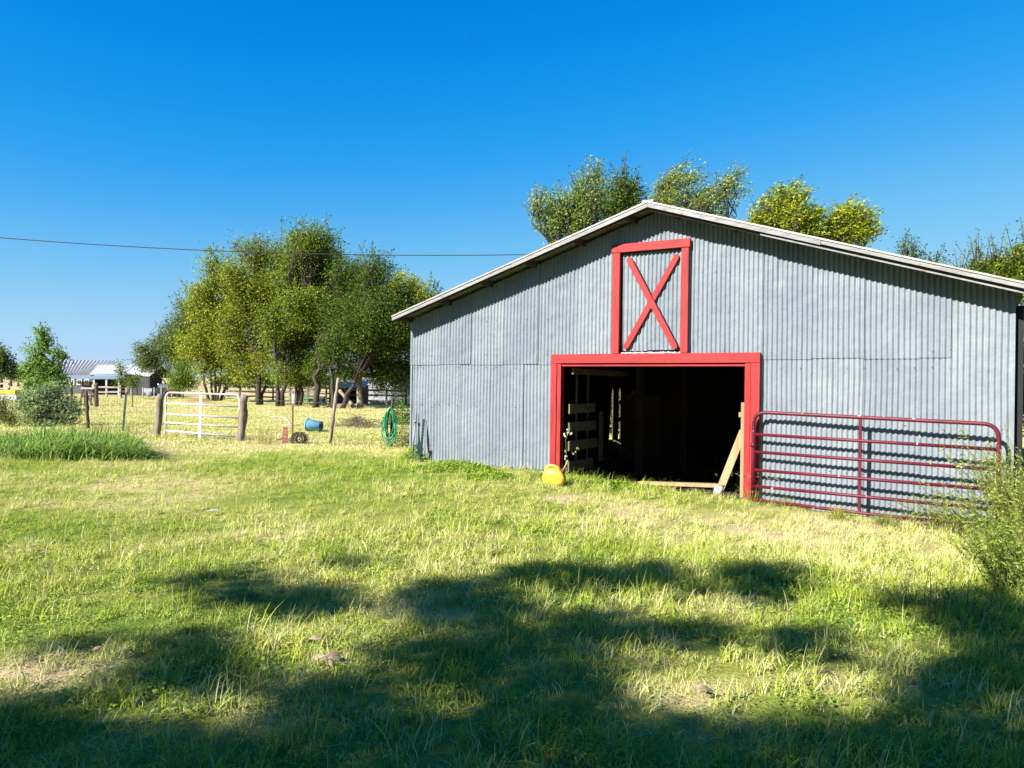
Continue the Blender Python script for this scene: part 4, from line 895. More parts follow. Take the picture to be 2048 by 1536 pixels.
# brush pile
c = gpix(716, 856); e = empty('brush_pile', tuple(c), 0, 'heap of grey brown cut twigs and weeds in the pasture', 'brush pile'); mb = MB()
for i in range(260):
    r_ = abs(random.gauss(0, .42)); a = random.uniform(0, 6.28); x, y = 1.5 * r_ * math.cos(a), .8 * r_ * math.sin(a); z = max(.02, .42 * math.exp(-(r_ / .5) ** 2)) * random.random() ** .6
    d = Vector((random.gauss(0, 1), random.gauss(0, .6), random.gauss(0, .22))).normalized() * random.uniform(.15, .5); mb.tube([(x, y, z), tuple(Vector((x, y, z)) + d * .5 + Vector((0, 0, .03))), tuple(Vector((x, y, z)) + d)], 0, 3, rr=[.009, .007, .003])
mb.build('twigs', M_simple('twig', (.26, .20, .14), (.13, .10, .07), ns=3, bump=0), e)
n = 500; P = np.stack([RNG.normal(0, .55, n), RNG.normal(0, .3, n), RNG.uniform(.02, .35, n)], 1); V, F, C = leaf_cards(P, .09, palette(n, (.10, .13, .03), (.28, .24, .10)), .3, .25); mesh_np('leaves', V, F, LEAF, e, C)

# ------------------------------------------------------------------ overhead wire
A = BW(-2.6, 0, .42); A[2] = 3.84; A = inner(1060, 508, -2.5); Bp = np.array([-24., 15.0 + .3, 6.96]); pts = []
CQ = np.polyfit([0, 430, 700, 1060], [476, 500, 511, 508.5], 2)
for t in np.linspace(0, 1, 60):
    p = A + (Bp - A) * t; pxx = 1024 + FPX * p[0] / p[1]; yy2 = np.polyval(CQ, max(pxx, -150)) - (0 if pxx > -150 else (-150 - pxx) * .10); p[2] = at(pxx, yy2, p[1])[2]; pts.append(tuple(p - A))
e = empty('overhead_cable', tuple(A), 0, 'thin dark overhead service cable running from the barn roof to the left', 'cable')
pts = [tuple(np.array([1.6, -.0, -.55]))] + pts
MB().tube(pts, .0085, 6).build('cable', M_simple('black_cable', (.03, .03, .035), bump=0), e)
px_, py_ = -24., 15.3; e = empty('utility_pole', (px_, py_, gz(px_, py_)), 0, 'round wooden utility pole out of view that carries the cable', 'pole'); MB().tube([(0, 0, -.3), (0, 0, 7.4)], 0, 10, rr=[.14, .10]).build('shaft', DARKWOOD, e); MB().bar((0, -.8, 6.9), (0, .8, 6.9), .1, .1).build('crossarm', DARKWOOD, e)

# ------------------------------------------------------------------ tall grass, weeds and vines
TG_M = LEAF
def longblades(P, H, D_, wd, cols, segs=4, droop=.55):
    """P base (n,3); H height; D_ lean xy (n,2)"""
    n = len(P); fa = RNG.uniform(0, np.pi, n); wx = np.cos(fa) * wd / 2; wy = np.sin(fa) * wd / 2; V = []; ln = np.linalg.norm(D_, axis=1)
    for t in np.linspace(0, 1, segs + 1):
        x = P[:, 0] + D_[:, 0] * H * t ** 1.6; y = P[:, 1] + D_[:, 1] * H * t ** 1.6; z = P[:, 2] + H * (t - droop * np.minimum(ln, 1.3) * t ** 2.6)
        if t < 1: k = 1 - .4 * t; V += [np.stack([x - wx * k, y - wy * k, z], 1), np.stack([x + wx * k, y + wy * k, z], 1)]
        else: V.append(np.stack([x, y, z], 1))
    V = np.stack(V, 1); m = V.shape[1]; i = np.arange(n)[:, None] * m; Q = np.concatenate([i + [2 * s, 2 * s + 1, 2 * s + 3, 2 * s + 2] for s in range(segs - 1)]); T = i + [2 * segs - 2, 2 * segs - 1, 2 * segs]
    return V.reshape(-1, 3), [Q, T], np.repeat(cols, m, 0)
n = 6500; px = RNG.uniform(-120, 330, n); fr = np.clip(1 - np.maximum(0, (px - 180) / 150) ** 2, .05, 1) 
y0 = 15.0 + 1.5 * (1 - fr); yy_ = RNG.uniform(0, 1, n); dep = 14.6 + .25 * (px / 325) + yy_ * 2.6 * fr
x_ = (px - 1024) / FPX * dep; org = np.array([-11.5, 15.5, 0]); pz = gh(x_, dep)
hgt = (.34 + .34 * np.exp(-((px - 130) / 120) ** 2) + .16 * np.exp(-((px - 250) / 45) ** 2)) * RNG.uniform(.6, 1.15, n) * (.75 + .4 * vnoise(x_, dep, 1.8, 51)); hgt *= np.clip(fr * 1.4, .35, 1)
D_ = np.stack([RNG.normal(.6, .5, n), RNG.normal(-.05, .35, n)], 1); tt = RNG.uniform(0, 1, n)
V, F, C = longblades(np.stack([x_, dep, pz], 1) - org, hgt * 1.08, D_, .017, palette(n, (.05, .13, .025), (.34, .44, .13), .35, tt))
e = empty('tall_grass_clump', tuple(org), 0, 'big clump of tall deep green grass bent to the right on the left lawn', 'grass clump'); mesh_np('blades', V, F, TG_M, e, C)
def tuftthing(px, py, r, h, nb, label, c0=(.10, .17, .02), c1=(.38, .36, .08), lean=.5, name='grass_tuft', wd=.006, group=None, seeds=False):
    g = gpix(px, py); q_ = RNG.normal(size=(nb, 2)) * r * .5; P = np.concatenate([q_, np.zeros((nb, 1))], 1); Dd = q_ / r * lean * 1.2 + RNG.normal(size=(nb, 2)) * lean * .5
    V, F, C = longblades(P, RNG.uniform(.5, 1, nb) * h, Dd, wd, palette(nb, c0, c1)); e = empty(name, tuple(g), 0, label, 'grass tuft', group); mesh_np('blades', V, F, LEAF, e, C)
    if seeds:
        m = nb // 3; a = P[:m] + np.array([0, 0, h * .95]) + np.concatenate([Dd[:m] * h * .8, np.zeros((m, 1))], 1); a = np.repeat(a, 5, 0) + RNG.normal(size=(m * 5, 3)) * .02; V, F, C = leaf_cards(a, .02, palette(len(a), (.4, .36, .18), (.6, .55, .3)), .1, .4); mesh_np('seed_heads', V, F, LEAF, e, C)
    return e
tuftthing(1680, 1042, .16, .26, 150, 'yellow green grass tuft under the middle upright of the crimson gate', (.09, .14, .02), (.36, .33, .06), .7)
tuftthing(1775, 1052, .17, .25, 150, 'darker grass tuft under the crimson gate right of its middle upright', (.06, .11, .02), (.28, .28, .06), .7)
tuftthing(1572, 1014, .12, .2, 110, 'small grass tuft under the left end of the crimson gate', (.10, .14, .02), (.42, .38, .12), .7)
tuftthing(1458, 982, .25, .42, 90, 'long arching straw coloured weeds beside the white pail', (.30, .28, .08), (.60, .52, .25), .9, seeds=True, wd=.005)
tuftthing(1330, 966, .2, .22, 60, 'wispy weeds at the middle of the doorway sill', (.20, .28, .05), (.5, .5, .2), .9, seeds=True, wd=.004)
tuftthing(1395, 972, .22, .30, 60, 'wispy weeds at the doorway sill left of the white pail', (.20, .25, .05), (.55, .5, .25), .9, seeds=True, wd=.004)
tuftthing(1190, 958, .3, .28, 110, 'fresh green weeds along the left part of the doorway sill', (.12, .25, .02), (.36, .46, .08), .9, wd=.006)
tuftthing(1500, 1005, .14, .4, 60, 'straw weeds standing at the foot of the right door post', (.2, .22, .04), (.5, .42, .16), .6, seeds=True, wd=.005)
for i, (px, py, h) in enumerate(((520, 888, .7), (534, 890, .75), (262, 868, .45), (200, 866, .4), (690, 892, .45), (730, 895, .5), (760, 900, .5), (140, 868, .5))):
    tuftthing(px, py, .2, h, 55, 'dry weed stalks along the fence, ' + ('left of the rusty sheet', 'just right of the knotted gate post clump', 'by the green steel post', 'by the slim dark post', 'right of the leaning branch post', 'midway between leaning post and hose', 'at the left of the hose', 'in front of the grey green shrub')[i], (.22, .20, .06), (.50, .40, .18), .35, seeds=True, group='dry weeds along the wire fence')
def leafmound(px, py, rx, ry, h, n, label, size=.05, c0=(.10, .22, .02), c1=(.32, .42, .05), name='ground_weed', aspect=.5, cat='weed', dep=None):
    g = gpix(px, py); m = int(n); a = RNG.uniform(0, 6.283, m); r_ = np.sqrt(RNG.uniform(0, 1, m)); x = rx * r_ * np.cos(a); y = ry * r_ * np.sin(a)
    z = h * (1 - r_ ** 2) * RNG.uniform(.2, 1, m) * (.5 + vnoise(x + g[0], y + g[1], 3, 61)) + gh(x + g[0], y + g[1]) - g[2] + .01
    V, F, C = leaf_cards(np.stack([x, y, z], 1), size, palette(m, c0, c1), .7, aspect); e = empty(name, tuple(g), 0, label, cat); mesh_np('leaves', V, F, LEAF, e, C)
    mb = MB()
    for i in range(int(n / 60)): k = random.randrange(m); mb.tube([(x[k] * .9, y[k] * .9, gz(x[k] * .9 + g[0], y[k] * .9 + g[1]) - g[2] - .02), (x[k], y[k], z[k])], .003, 3, cap=False)
    mb.build('stems', M_STEM, e); return e
M_STEM = M_simple('green_stem', (.16, .18, .05), bump=0)
leafmound(900, 940, .85, .35, .16, 2600, 'low bright green weeds at the barn wall near its left corner')
leafmound(1040, 948, .5, .3, .24, 1800, 'taller bright green weeds against the barn wall left of the door')
leafmound(985, 956, .5, .25, .10, 1000, 'sparse low weeds where the barn wall shows down to its foot')
leafmound(838, 922, .4, .3, .30, 1300, 'leafy weeds round the foot of the pipe and steel post at the corner')
leafmound(1230, 975, .7, .22, .10, 1600, 'green ground weeds in front of the doorway')
leafmound(805, 895, .45, .35, .75, 2600, 'yellow green weeds between the hose and the barn corner', c0=(.12, .18, .03), c1=(.34, .36, .08), aspect=.3)
leafmound(800, 850, .8, .6, .95, 2600, 'leafy green shrub behind the hose near the barn', size=.09, c0=(.05, .12, .02), c1=(.20, .30, .05), name='shrub', cat='shrub')
# vine in the left of the doorway
g = inner(1131, 962, .10); e = empty('vine', tuple(g), 0, 'pale leafed vine climbing inside the left door post beside the yellow jug', 'vine')
vp = [inner(*p, o_) - g for p, o_ in (((1131, 962), .1), ((1131, 930), .09), ((1133, 905), .08), ((1131, 880), .08), ((1140, 858), .08))]
MB().tube([tuple(p) for p in vp], .004, 5).build('stem', M_STEM, e)
L_ = [];
for p in ((1131, 950), (1132, 938), (1133, 930), (1131, 918), (1132, 910), (1130, 902), (1145, 905), (1150, 903), (1130, 871), (1136, 866), (1141, 868), (1141, 857), (1134, 862), (1133, 945), (1156, 898)):
    for _ in range(3): L_.append(inner(p[0] + random.uniform(-2, 2), p[1] + random.uniform(-3, 3), .08) - g)
V, F, C = leaf_cards(np.array(L_), .045, palette(len(L_), (.45, .52, .32), (.75, .8, .6)), .2, .8); mesh_np('leaves', V, F, LEAF, e, C)
# feathery weeds at the right
def weedbush(px, py, stems, h, spread, lean, label, c0=(.16, .22, .03), c1=(.42, .45, .08), lpl=38, size=.043, dep=None, upz=.0):
    g = gpix(px, py) if dep is None else base_at(px, dep); e = empty('weed_bush', tuple(g), 0, label, 'weed'); mb = MB(); P = []; Dr = []
    for i in range(stems):
        a = random.uniform(0, 6.283); r_ = random.random() ** .5 * spread; b0 = np.array([r_ * math.cos(a), r_ * math.sin(a) * .7, -.03]); hh = h * random.uniform(.5, 1.1)
        d = np.array([lean[0] + random.gauss(0, .28), lean[1] + random.gauss(0, .28)]); pts = []
        for t in np.linspace(0, 1, 6): pts.append(b0 + np.array([d[0] * hh * t ** 1.5, d[1] * hh * t ** 1.5, hh * (t - .18 * t * t * np.linalg.norm(d))]))
        mb.tube([tuple(p) for p in pts], 0, 3, cap=False, rr=[.005, .0045, .004, .003, .0025, .0015])
        for k in range(lpl):
            t = random.uniform(.25, 1) * 5; j = min(4, int(t)); p = lerp(pts[j], pts[j + 1], t - j); sd_ = np.array([random.gauss(0, 1), random.gauss(0, 1), random.gauss(.3, .5)]); sd_ /= np.linalg.norm(sd_)
            P.append(p + sd_ * size * .6); Dr.append(sd_)
    mb.build('stems', M_STEM, e); P = np.array(P); V, F, C = leaf_cards(P, size, palette(len(P), c0, c1), .3, .28, .1, np.array(Dr)); mesh_np('leaves', V, F, LEAF, e, C); return e
weedbush(2025, 1085, 48, 1.15, .34, (-.15, 0), 'tall feathery yellow green weeds right of the gate end')
weedbush(2085, 1110, 55, 1.2, .36, (-.2, 0), 'feathery weeds at the right edge of the picture')
weedbush(1950, 1075, 42, .75, .35, (-.5, 0), 'feathery weeds growing through the lower right of the gate', size=.036)
weedbush(1880, 1060, 40, .50, .30, (-.5, 0), 'low sprawling weed in front of the gate right of the tufts', size=.03, lpl=20)
weedbush(2050, 1190, 70, .75, .30, (-.35, 0), 'low feathery weeds nearest the camera at the right edge', c0=(.08, .15, .02), c1=(.32, .38, .06))
weedbush(2000, 1130, 60, .45, .35, (-.4, 0), 'short yellow green weeds below the gate end', size=.03)
weedbush(2040, 1000, 40, 1.55, .25, (-.35, .05), 'tallest weeds reaching over the top rail corner of the gate', dep=9.2, lpl=30)
weedbush(1900, 1230, 26, .35, .35, (.1, 0), 'twiggy dark weed in the shade at the right foreground', c0=(.05, .08, .02), c1=(.16, .2, .05), lpl=8, size=.03)
# fallen leaves in the foreground
DL = M_simple('dead_leaf', (.50, .36, .25), (.28, .19, .12), .8, ns=25, bump=.3)
def deadleaf(px, py, L, rz, tilt, label, mat=DL, lift=.062, group=None):
    L = L * 1.3; g = gpix(px, py); m_ = MB(); k = 7; vs = []
    for i in range(k + 1):
        t = i / k; x = (t - .5) * L; hw = L * .15 * math.sin(math.pi * min(1, t * .96 + .02)) ** 1.25; curl = .05 * L * math.sin(t * 3.1)
        for sgn in (-1, 0, 1): vs.append((x, sgn * hw, curl + abs(sgn) * hw * .28 + random.uniform(-.002, .002)))
    m_.v = vs
    for i in range(k):
        for j in range(2): a = i * 3 + j; m_.f.append((a, a + 3, a + 4, a + 1)); m_.sm.append(True)
    m_.tube([(-L * .5, 0, 0), (-L * .72, .004, .006)], .0014, 4)
    o_ = m_.build('dead_leaf', mat, None); sd_ = o_.modifiers.new('thickness', 'SOLIDIFY'); sd_.thickness = .0012
    o_.location = (g[0], g[1], g[2] + lift); o_.rotation_euler = (.45 + tilt * .6, random.uniform(-.3, .3), math.atan2(math.sin(2 * rz), math.cos(2 * rz)) * .55); tag(o_, label, 'leaf', group); return o_
PINK = M_simple('pinkish_dead_leaf', (.54, .40, .33), (.32, .23, .18), .8, ns=25, bump=.3)
for a in ((636, 1337, .085, 2.9, .2, 'leftmost pinkish brown leaf of the dead leaf cluster in the foreground', PINK), (650, 1340, .05, .6, .5, 'small curled leaf in the middle of the dead leaf cluster'), (664, 1332, .08, .5, .5, 'folded grey tan leaf standing highest in the dead leaf cluster'),
          (672, 1341, .075, .3, .2, 'long tan leaf in the middle right of the dead leaf cluster'), (683, 1343, .065, 1.0, .7, 'upright pale leaf at the right end of the dead leaf cluster'), (662, 1350, .06, 2.2, .1, 'yellowish leaf lying lowest in the dead leaf cluster'),
          (276, 1430, .055, 1.5, 1.1, 'pale dead leaf standing on edge in the lower left grass'), (1408, 1403, .09, .4, .4, 'orange brown dead leaf in the sunny patch at the lower right'), (1398, 1396, .06, 2.0, .4, 'small brown leaf behind the orange brown one'),
          (632, 1298, .07, .2, .2, 'light brown leaf behind the dead leaf cluster'), (618, 1303, .05, 1.2, .3, 'small light brown leaf left behind the dead leaf cluster'), (195, 1318, .05, .7, .5, 'brown leaf in the grass at the left foreground')):
    deadleaf(*a)
g = gpix(425, 1032); o = MB().poly([(-.09, -.03, .03), (.02, -.05, .045), (.10, 0, .03), (.03, .05, .05), (-.06, .04, .035)]).build('paper_scrap', PAILM, None); o.location = tuple(g + [0, 0, .03]); o.modifiers.new('thickness', 'SOLIDIFY').thickness = .003; tag(o, 'crumpled white scrap lying in the left lawn', 'scrap')

# ------------------------------------------------------------------ far farm buildings
BLK = M_simple('black_boards', (.045, .047, .05), (.03, .03, .032), .8, (6, 6, .3), 5, .3); GREYW = M_simple('grey_boards', (.11, .115, .12), (.075, .078, .082), .8, (4, 4, .3), 5, .3)
LROOF = M_simple('pale_metal_roof', (.50, .50, .52), (.42, .42, .44), .45, ns=2, metal=.2, bump=0); DRIB = M_simple('dark_roof_rib', (.26, .27, .29), bump=0); BROOF = M_simple('bluish_roof', (.20, .28, .34), bump=0)
fb = at(180, 786, 92); fb[2] = gz(fb[0], fb[1]); FB = empty('farm_building', tuple(fb), 0, 'long black farm building with striped metal roof and white framed windows', 'building')
q = lambda px, py, dep: tuple(at(px, py, dep) - fb)
def quadslab(name, pts, mat, parent, th=.08):
    v = [Vector(p) for p in pts]; nn = (v[1] - v[0]).cross(v[3] - v[0]).normalized() * th; m_ = MB(); m_.v = [tuple(x) for x in v] + [tuple(x - nn) for x in v]
    m_.f = [(0, 1, 2, 3), (7, 6, 5, 4), (0, 4, 5, 1), (1, 5, 6, 2), (2, 6, 7, 3), (3, 7, 4, 0)]; m_.sm = [False] * 6; return m_.build(name, mat, parent)
a_, b_ = q(118, 754, 92), q(187, 753, 92); zb = -.3
MB().box(a_[0], b_[0], 0, 6, zb, a_[2] - .05).build('wall', GREYW, FB)
MB().box(b_[0] + .02, q(252, 750, 93)[0], 1.2, 6, zb, a_[2] - .08).build('inner_wall', BLK, FB)
R0, R1, R2, R3 = q(112, 752, 91.6), q(186, 751, 91.6), q(236, 722, 96.5), q(118, 720, 96.5)
quadslab('roof', [R0, R1, R2, R3], LROOF, FB)
for i in range(17):
    t = i / 16; p = lerp(R0, R1, t) + [0, -.02, .07]; p2 = lerp(R3, R2, t) + [0, -.02, .07]; MB().bar(tuple(p), tuple(p2), .04, .09).build('roof_rib', DRIB, FB)
quadslab('centre_roof', [q(178, 749, 91.5), q(250, 747, 91.5), q(270, 729, 95), q(197, 729, 95)], LROOF, FB)
quadslab('porch_roof', [q(133, 757, 89), q(252, 757, 89), q(252, 751, 91.4), q(136, 752.5, 91.4)], BROOF, FB)
for x in (188, 213, 238): MB().box(q(x, 780, 89.2)[0] - .08, q(x, 780, 89.2)[0] + .08, -2.9, -2.74, zb, q(x, 758, 89.2)[2]).build('porch_post', WHT, FB)
for x in (143, 158, 173):
    c = q(x, 764, 91.9); wf = MB(); 
    for z0, z1, x0, x1 in ((.0, .09, -.3, .3), (.62, .71, -.3, .3), (.09, .62, -.3, -.21), (.09, .62, .21, .3), (.09, .62, -.03, .03)): wf.box(c[0] + x0, c[0] + x1, -.06, -.005, c[2] - .35 + z0, c[2] - .35 + z1)
    f_ = wf.build('window', WHT, FB); MB().box(c[0] - .21, c[0] + .21, -.03, -.002, c[2] - .26, c[2] + .27).build('pane', M_simple('dark_glass', (.10, .12, .14), rough=.1, bump=0), f_)
# open shed
sb = at(320, 787, 84); sb[2] = gz(sb[0], sb[1]); SB = empty('open_shed', tuple(sb), 0, 'dark open sided shed with pale gable roof right of the black building', 'shed'); q = lambda px, py, dep: tuple(at(px, py, dep) - sb)
apf, apb = q(325, 732, 84), q(271, 731.5, 87); elf, elb = q(298, 753, 83), q(250, 748, 86.4); erf, erb = q(352, 754, 86), q(300, 752, 90)
quadslab('roof', [elb, elf, apf, apb], LROOF, SB); quadslab('roof', [apb, apf, erf, erb], LROOF, SB)
for p in (elf, elb, erf, erb, lerp(elf, elb, .5)): MB().box(p[0] - .08, p[0] + .08, p[1] - .08 + .15, p[1] + .08 + .15, -.3, p[2] - .05).build('post', BLK, SB)
quadslab('back_wall', [tuple(np.array(elb) * [1, 1, 0] + [.1, .3, -.3]), tuple(np.array(erb) * [1, 1, 0] + [0, 0, -.3]), erb, elb], BLK, SB)
quadslab('gable_board', [tuple(lerp(elf, apf, .02) - np.array([0, -.1, .15])), tuple(lerp(erf, apf, .02) - np.array([0, -.1, .15])), tuple(np.array(apf) - [0, -.1, .2]), tuple(np.array(apf) - [.02, -.1, .2])], BLK, SB)
quadslab('half_wall', [tuple(np.array(elf) * [1, 1, 0] + [.1, .2, -.3]), tuple(lerp(np.array(elf) * [1, 1, 0], np.array(erf) * [1, 1, 0], .45) + [0, .2, -.3]), tuple(lerp(elf, erf, .45) + np.array([0, .2, .2])), tuple(np.array(elf) + [.1, .2, 0])], BLK, SB)
quadslab('side_wall', [tuple(np.array(elb) * [1, 1, 0] + [0, .1, -.3]), tuple(np.array(elf) * [1, 1, 0] + [0, .25, -.3]), tuple(np.array(elf) + [0, .25, 0]), tuple(np.array(elb) + [0, .25, 0])], BLK, SB)
# pickup by the shed
tb = at(306, 787, 78); tb[2] = gz(tb[0], tb[1]); TB = empty('pickup_truck', tuple(tb), rad(8), 'dark pickup truck with silver tailgate parked by the open shed', 'pickup')
DKP = M_simple('dark_car_paint', (.03, .045, .06), rough=.3, bump=0, spec=.6); SIL = M_simple('silver_paint', (.5, .52, .54), rough=.35, bump=0)
bevel(MB().box(-.85, 1.9, 0, 1.6, .42, .95).build('body', DKP, TB), .06, 2); bevel(MB().box(.35, 1.6, .08, 1.5, .93, 1.42).build('cab', DKP, TB), .12, 2)
bevel(MB().box(-.90, -.1, -.03, -.005, .45, .92).build('side_panel', SIL, TB), .02); MB().box(.5, 1.45, .05, .075, 1.0, 1.32).build('window', M_simple('truck_glass', (.2, .26, .3), rough=.1, bump=0), TB)
for x in (-.35, 1.3):
    w_ = MB().lathe([(.001, -.09), (.2, -.09), (.3, -.07), (.32, 0), (.3, .09), (.001, .09)], 16, Matrix.Translation((x, -.02, .32)) @ Matrix.Rotation(rad(90), 4, 'X')).build('wheel', DRIB, TB)
# grazing cow
cb = at(349, 795, 74); cb[2] = gz(cb[0], cb[1])
def skinned(name, pts, edges, rads, mat, parent, sub=2):
    me = bpy.data.meshes.new(name); me.from_pydata(pts, edges, []); o_ = bpy.data.objects.new(name, me); COL.objects.link(o_)
    md = o_.modifiers.new('skin', 'SKIN')
    lay = me.skin_vertices[0] if len(me.skin_vertices) else None
    if lay is None: bpy.context.view_layer.objects.active = o_; lay = me.skin_vertices[0]
    for i, r_ in enumerate(rads): lay.data[i].radius = (r_[0], r_[1]) if isinstance(r_, tuple) else (r_, r_); lay.data[i].use_root = (i == 0)
    o_.modifiers.new('sub', 'SUBSURF').levels = sub; o_.modifiers['sub'].render_levels = sub; me.materials.append(mat); o_.parent = parent; return o_
CW = empty('cow', tuple(cb), rad(25), 'red brown cow grazing head down behind the white gate', 'cow'); CW.scale = (.75, .75, .85); COWM = M_simple('red_brown_hide', (.14, .05, .03), (.09, .03, .018), .8, ns=3)
pts = [(0, 0, .95), (-.5, 0, .98), (.5, 0, .97), (-.85, 0, .90), (-1.15, 0, .55), (-1.35, 0, .25), (-.55, .18, .62), (-.58, .18, .32), (-.55, .18, .02), (-.55, -.18, .62), (-.50, -.18, .32), (-.52, -.18, .02), (.55, .18, .62), (.66, .18, .36), (.6, .18, .02), (.55, -.18, .62), (.72, -.18, .36), (.66, -.18, .02), (.78, 0, 1.0), (.86, 0, .55), (.86, 0, .3), (-1.08, .16, .62), (-1.08, -.16, .62)]
ed = [(0, 1), (0, 2), (1, 3), (3, 4), (4, 5), (1, 6), (6, 7), (7, 8), (1, 9), (9, 10), (10, 11), (2, 12), (12, 13), (13, 14), (2, 15), (15, 16), (16, 17), (2, 18), (18, 19), (19, 20), (4, 21), (4, 22)]
rd = [.34, .30, .30, .2, .15, .09, .11, .06, .055, .11, .06, .055, .13, .065, .055, .13, .065, .055, .07, .025, .04, .03, .03]
skinned('body', pts, ed, rd, COWM, CW)
# rail fences round the far yard
CORR = M_simple('grey_rail_wood', (.22, .18, .14), (.12, .10, .08), .85, ns=5); PALE = M_simple('pale_rail_wood', (.48, .44, .38), (.33, .29, .24), .85, ns=5)
def railfence(label, A, B, n_, h, rails, mat, pw=.12):
    A = np.array(A); B = np.array(B); A[2] = gz(A[0], A[1]); B[2] = gz(B[0], B[1]); e = empty('rail_fence', tuple(A), 0, label, 'fence'); dd = B - A
    for i in range(n_ + 1): t = i / n_; p = dd * t; p[2] = gz(A[0] + p[0], A[1] + p[1]) - A[2]; MB().box(p[0] - pw / 2, p[0] + pw / 2, p[1] - pw / 2, p[1] + pw / 2, p[2] - .2, p[2] + h + random.uniform(-.02, .08)).build('post', mat, e)
    for i in range(n_):
        for r_ in rails: p = dd * (i / n_); p2 = dd * ((i + 1) / n_); o_ = np.array([0, -pw / 2 - .03, r_]); MB().bar(tuple(p + o_), tuple(p2 + o_ + [0, 0, random.uniform(-.04, .04)]), .13, .04).build('rail', mat, e)
railfence('pale board fence in front of the black farm building', at(186, 790, 72), at(240, 790, 72), 2, 1.2, (.55, 1.0), PALE, .16)
railfence('long dark rail fence behind the grove', at(448, 790, 66), at(690, 790, 60), 7, 1.35, (.4, .8, 1.2), CORR)
railfence('rail fence at the right behind the grove in front of the dark shed', at(660, 790, 56), at(812, 790, 54), 4, 1.25, (.4, .8, 1.15), CORR)
railfence('far left pale rail fence beside the yellow box', at(-60, 790, 62), at(18, 790, 62), 2, 1.5, (.4, .8, 1.2), PALE)
e = empty('wire_fence', tuple(base_at(262, 76)), 0, 'far wire fence with short pale posts in front of the open shed', 'fence'); b0 = base_at(262, 76)
for x in (262, 285, 308, 322, 335): p = base_at(x, 76) - b0; MB().box(p[0] - .04, p[0] + .04, p[1] - .04, p[1] + .04, p[2] - .2, p[2] + 1.0).build('post', PALE, e)
MB().tube([tuple(base_at(200, 76) - b0 + [0, 0, .9]), tuple(base_at(345, 76) - b0 + [0, 0, .9])], .012, 4).build('wire', WIRE, e)
# thick lone post and sawhorse-like rack in the pasture
for px, y0, y1, r_, lab in ((193, 766, 812, .11, 'thick dark lone wooden post in the pasture right of the rack'), (265, 772, 815, .025, 'thin pole standing in the pasture below the slender tree'), (143, 764, 800, .09, 'dark stub post behind the grey green shrub')):
    dep = 48 if px != 143 else 55; a = at(px, y1, dep); a[2] = gz(a[0], a[1]); t_ = at(px, y0, dep); e = empty('post', tuple(a), 0, lab, 'post'); gnarly(e, (0, 0, -.1), tuple(t_ - a), r_, mat=DARKWOOD, seed=px, name='shaft')
a = at(176, 797, 50); a[2] = gz(a[0], a[1]); e = empty('wooden_rack', tuple(a), 0, 'low wooden rack with pale top beam and splayed legs in the pasture', 'rack'); k = 50 / FPX; zt_ = at(176, 775, 50)[2] - a[2]
MB().box(-13 * k, 13 * k, -.12, .12, zt_ - .1, zt_).build('top_beam', PALE, e); MB().box(-14 * k, 12 * k, -.05, .05, zt_ * .48, zt_ * .48 + .12).build('cross_beam', DARKWOOD, e)
for sx in (-11, 11):
    for sy in (-.3, .3): MB().bar((sx * k * .8, sy * .3, zt_ - .1), (sx * k, sy, -.05), .1, .06, up=(1, 0, 0)).build('leg', DARKWOOD, e)
MB().bar((0, 0, zt_ * .5), (10 * k, 0, -.02), .09, .06).build('brace', DARKWOOD, e); MB().bar((0, 0, zt_ * .5), (-10 * k, 0, -.02), .09, .06).build('brace', DARKWOOD, e)
# yellow and white box at the far left
a = at(14, 792, 56); a[2] = gz(a[0], a[1]); e = empty('feed_box', tuple(a), 0, 'low white and yellow box at the far left edge behind the shrub', 'box'); MB().box(-.75, .65, 0, .9, 0, .42).build('body', WHT, e); bevel(MB().box(-.55, .62, -.04, .95, .423, .75).build('lid', YEL, e), .03)
# shed, green trough, tank and log behind the grove
a = at(700, 800, 60); a[2] = gz(a[0], a[1]); e = empty('open_shed', tuple(a), 0, 'small dark open shed with whitish roof seen through the grove', 'shed'); k = 60 / FPX
MB().box(-30 * k, 26 * k, 2.0, 2.1, -.2, 1.5).build('back_wall', BLK, e)
for x in (-30 * k, 26 * k): MB().box(x - .05, x + .05, -.0, 2.0, -.2, 1.45).build('side_wall', BLK, e)
quadslab('roof', [(-34 * k, -.4, 1.35), (30 * k, -.4, 1.35), (30 * k, 2.4, 1.95), (-34 * k, 2.4, 1.95)], LROOF, e)
MB().box(-30 * k, -14 * k, -.02, .02, -.2, 1.3).build('front_boards', GREYW, e)
a = at(775, 800, 64); a[2] = gz(a[0], a[1]); e = empty('metal_building', tuple(a), 0, 'pale metal building mostly hidden by the right trees of the grove', 'building'); MB().box(-2.2, 3.5, 0, 5, -.2, 2.6).build('wall', LROOF, e); quadslab('roof', [(-2.5, -.3, 2.5), (3.8, -.3, 2.5), (3.8, 2.6, 3.7), (-2.5, 2.6, 3.7)], LROOF, e)
MB().box(.3, 2.0, -.03, -.005, 0, 1.9).build('door', GREYW, e)
a = at(620, 792, 62); a[2] = gz(a[0], a[1]); e = empty('trough', tuple(a), 0, 'green trough behind the rail fence among the grove trunks', 'trough'); mt_ = M_simple('green_paint', (.10, .28, .10)); MB().box(-.5, .5, -.3, .3, .3, .62).build('basin', mt_, e); MB().box(-.45, .45, -.25, .25, -.1, .297).build('base', mt_, e)
a = at(642, 798, 61); a[2] = gz(a[0], a[1]); e = empty('water_tank', tuple(a), 0, 'light grey round stock tank right of the green trough', 'tank'); MB().lathe([(.36, 0), (.38, .3), (.38, .55), (.34, .55), (.34, .1), (.001, .1)], 18).build('wall', LROOF, e)
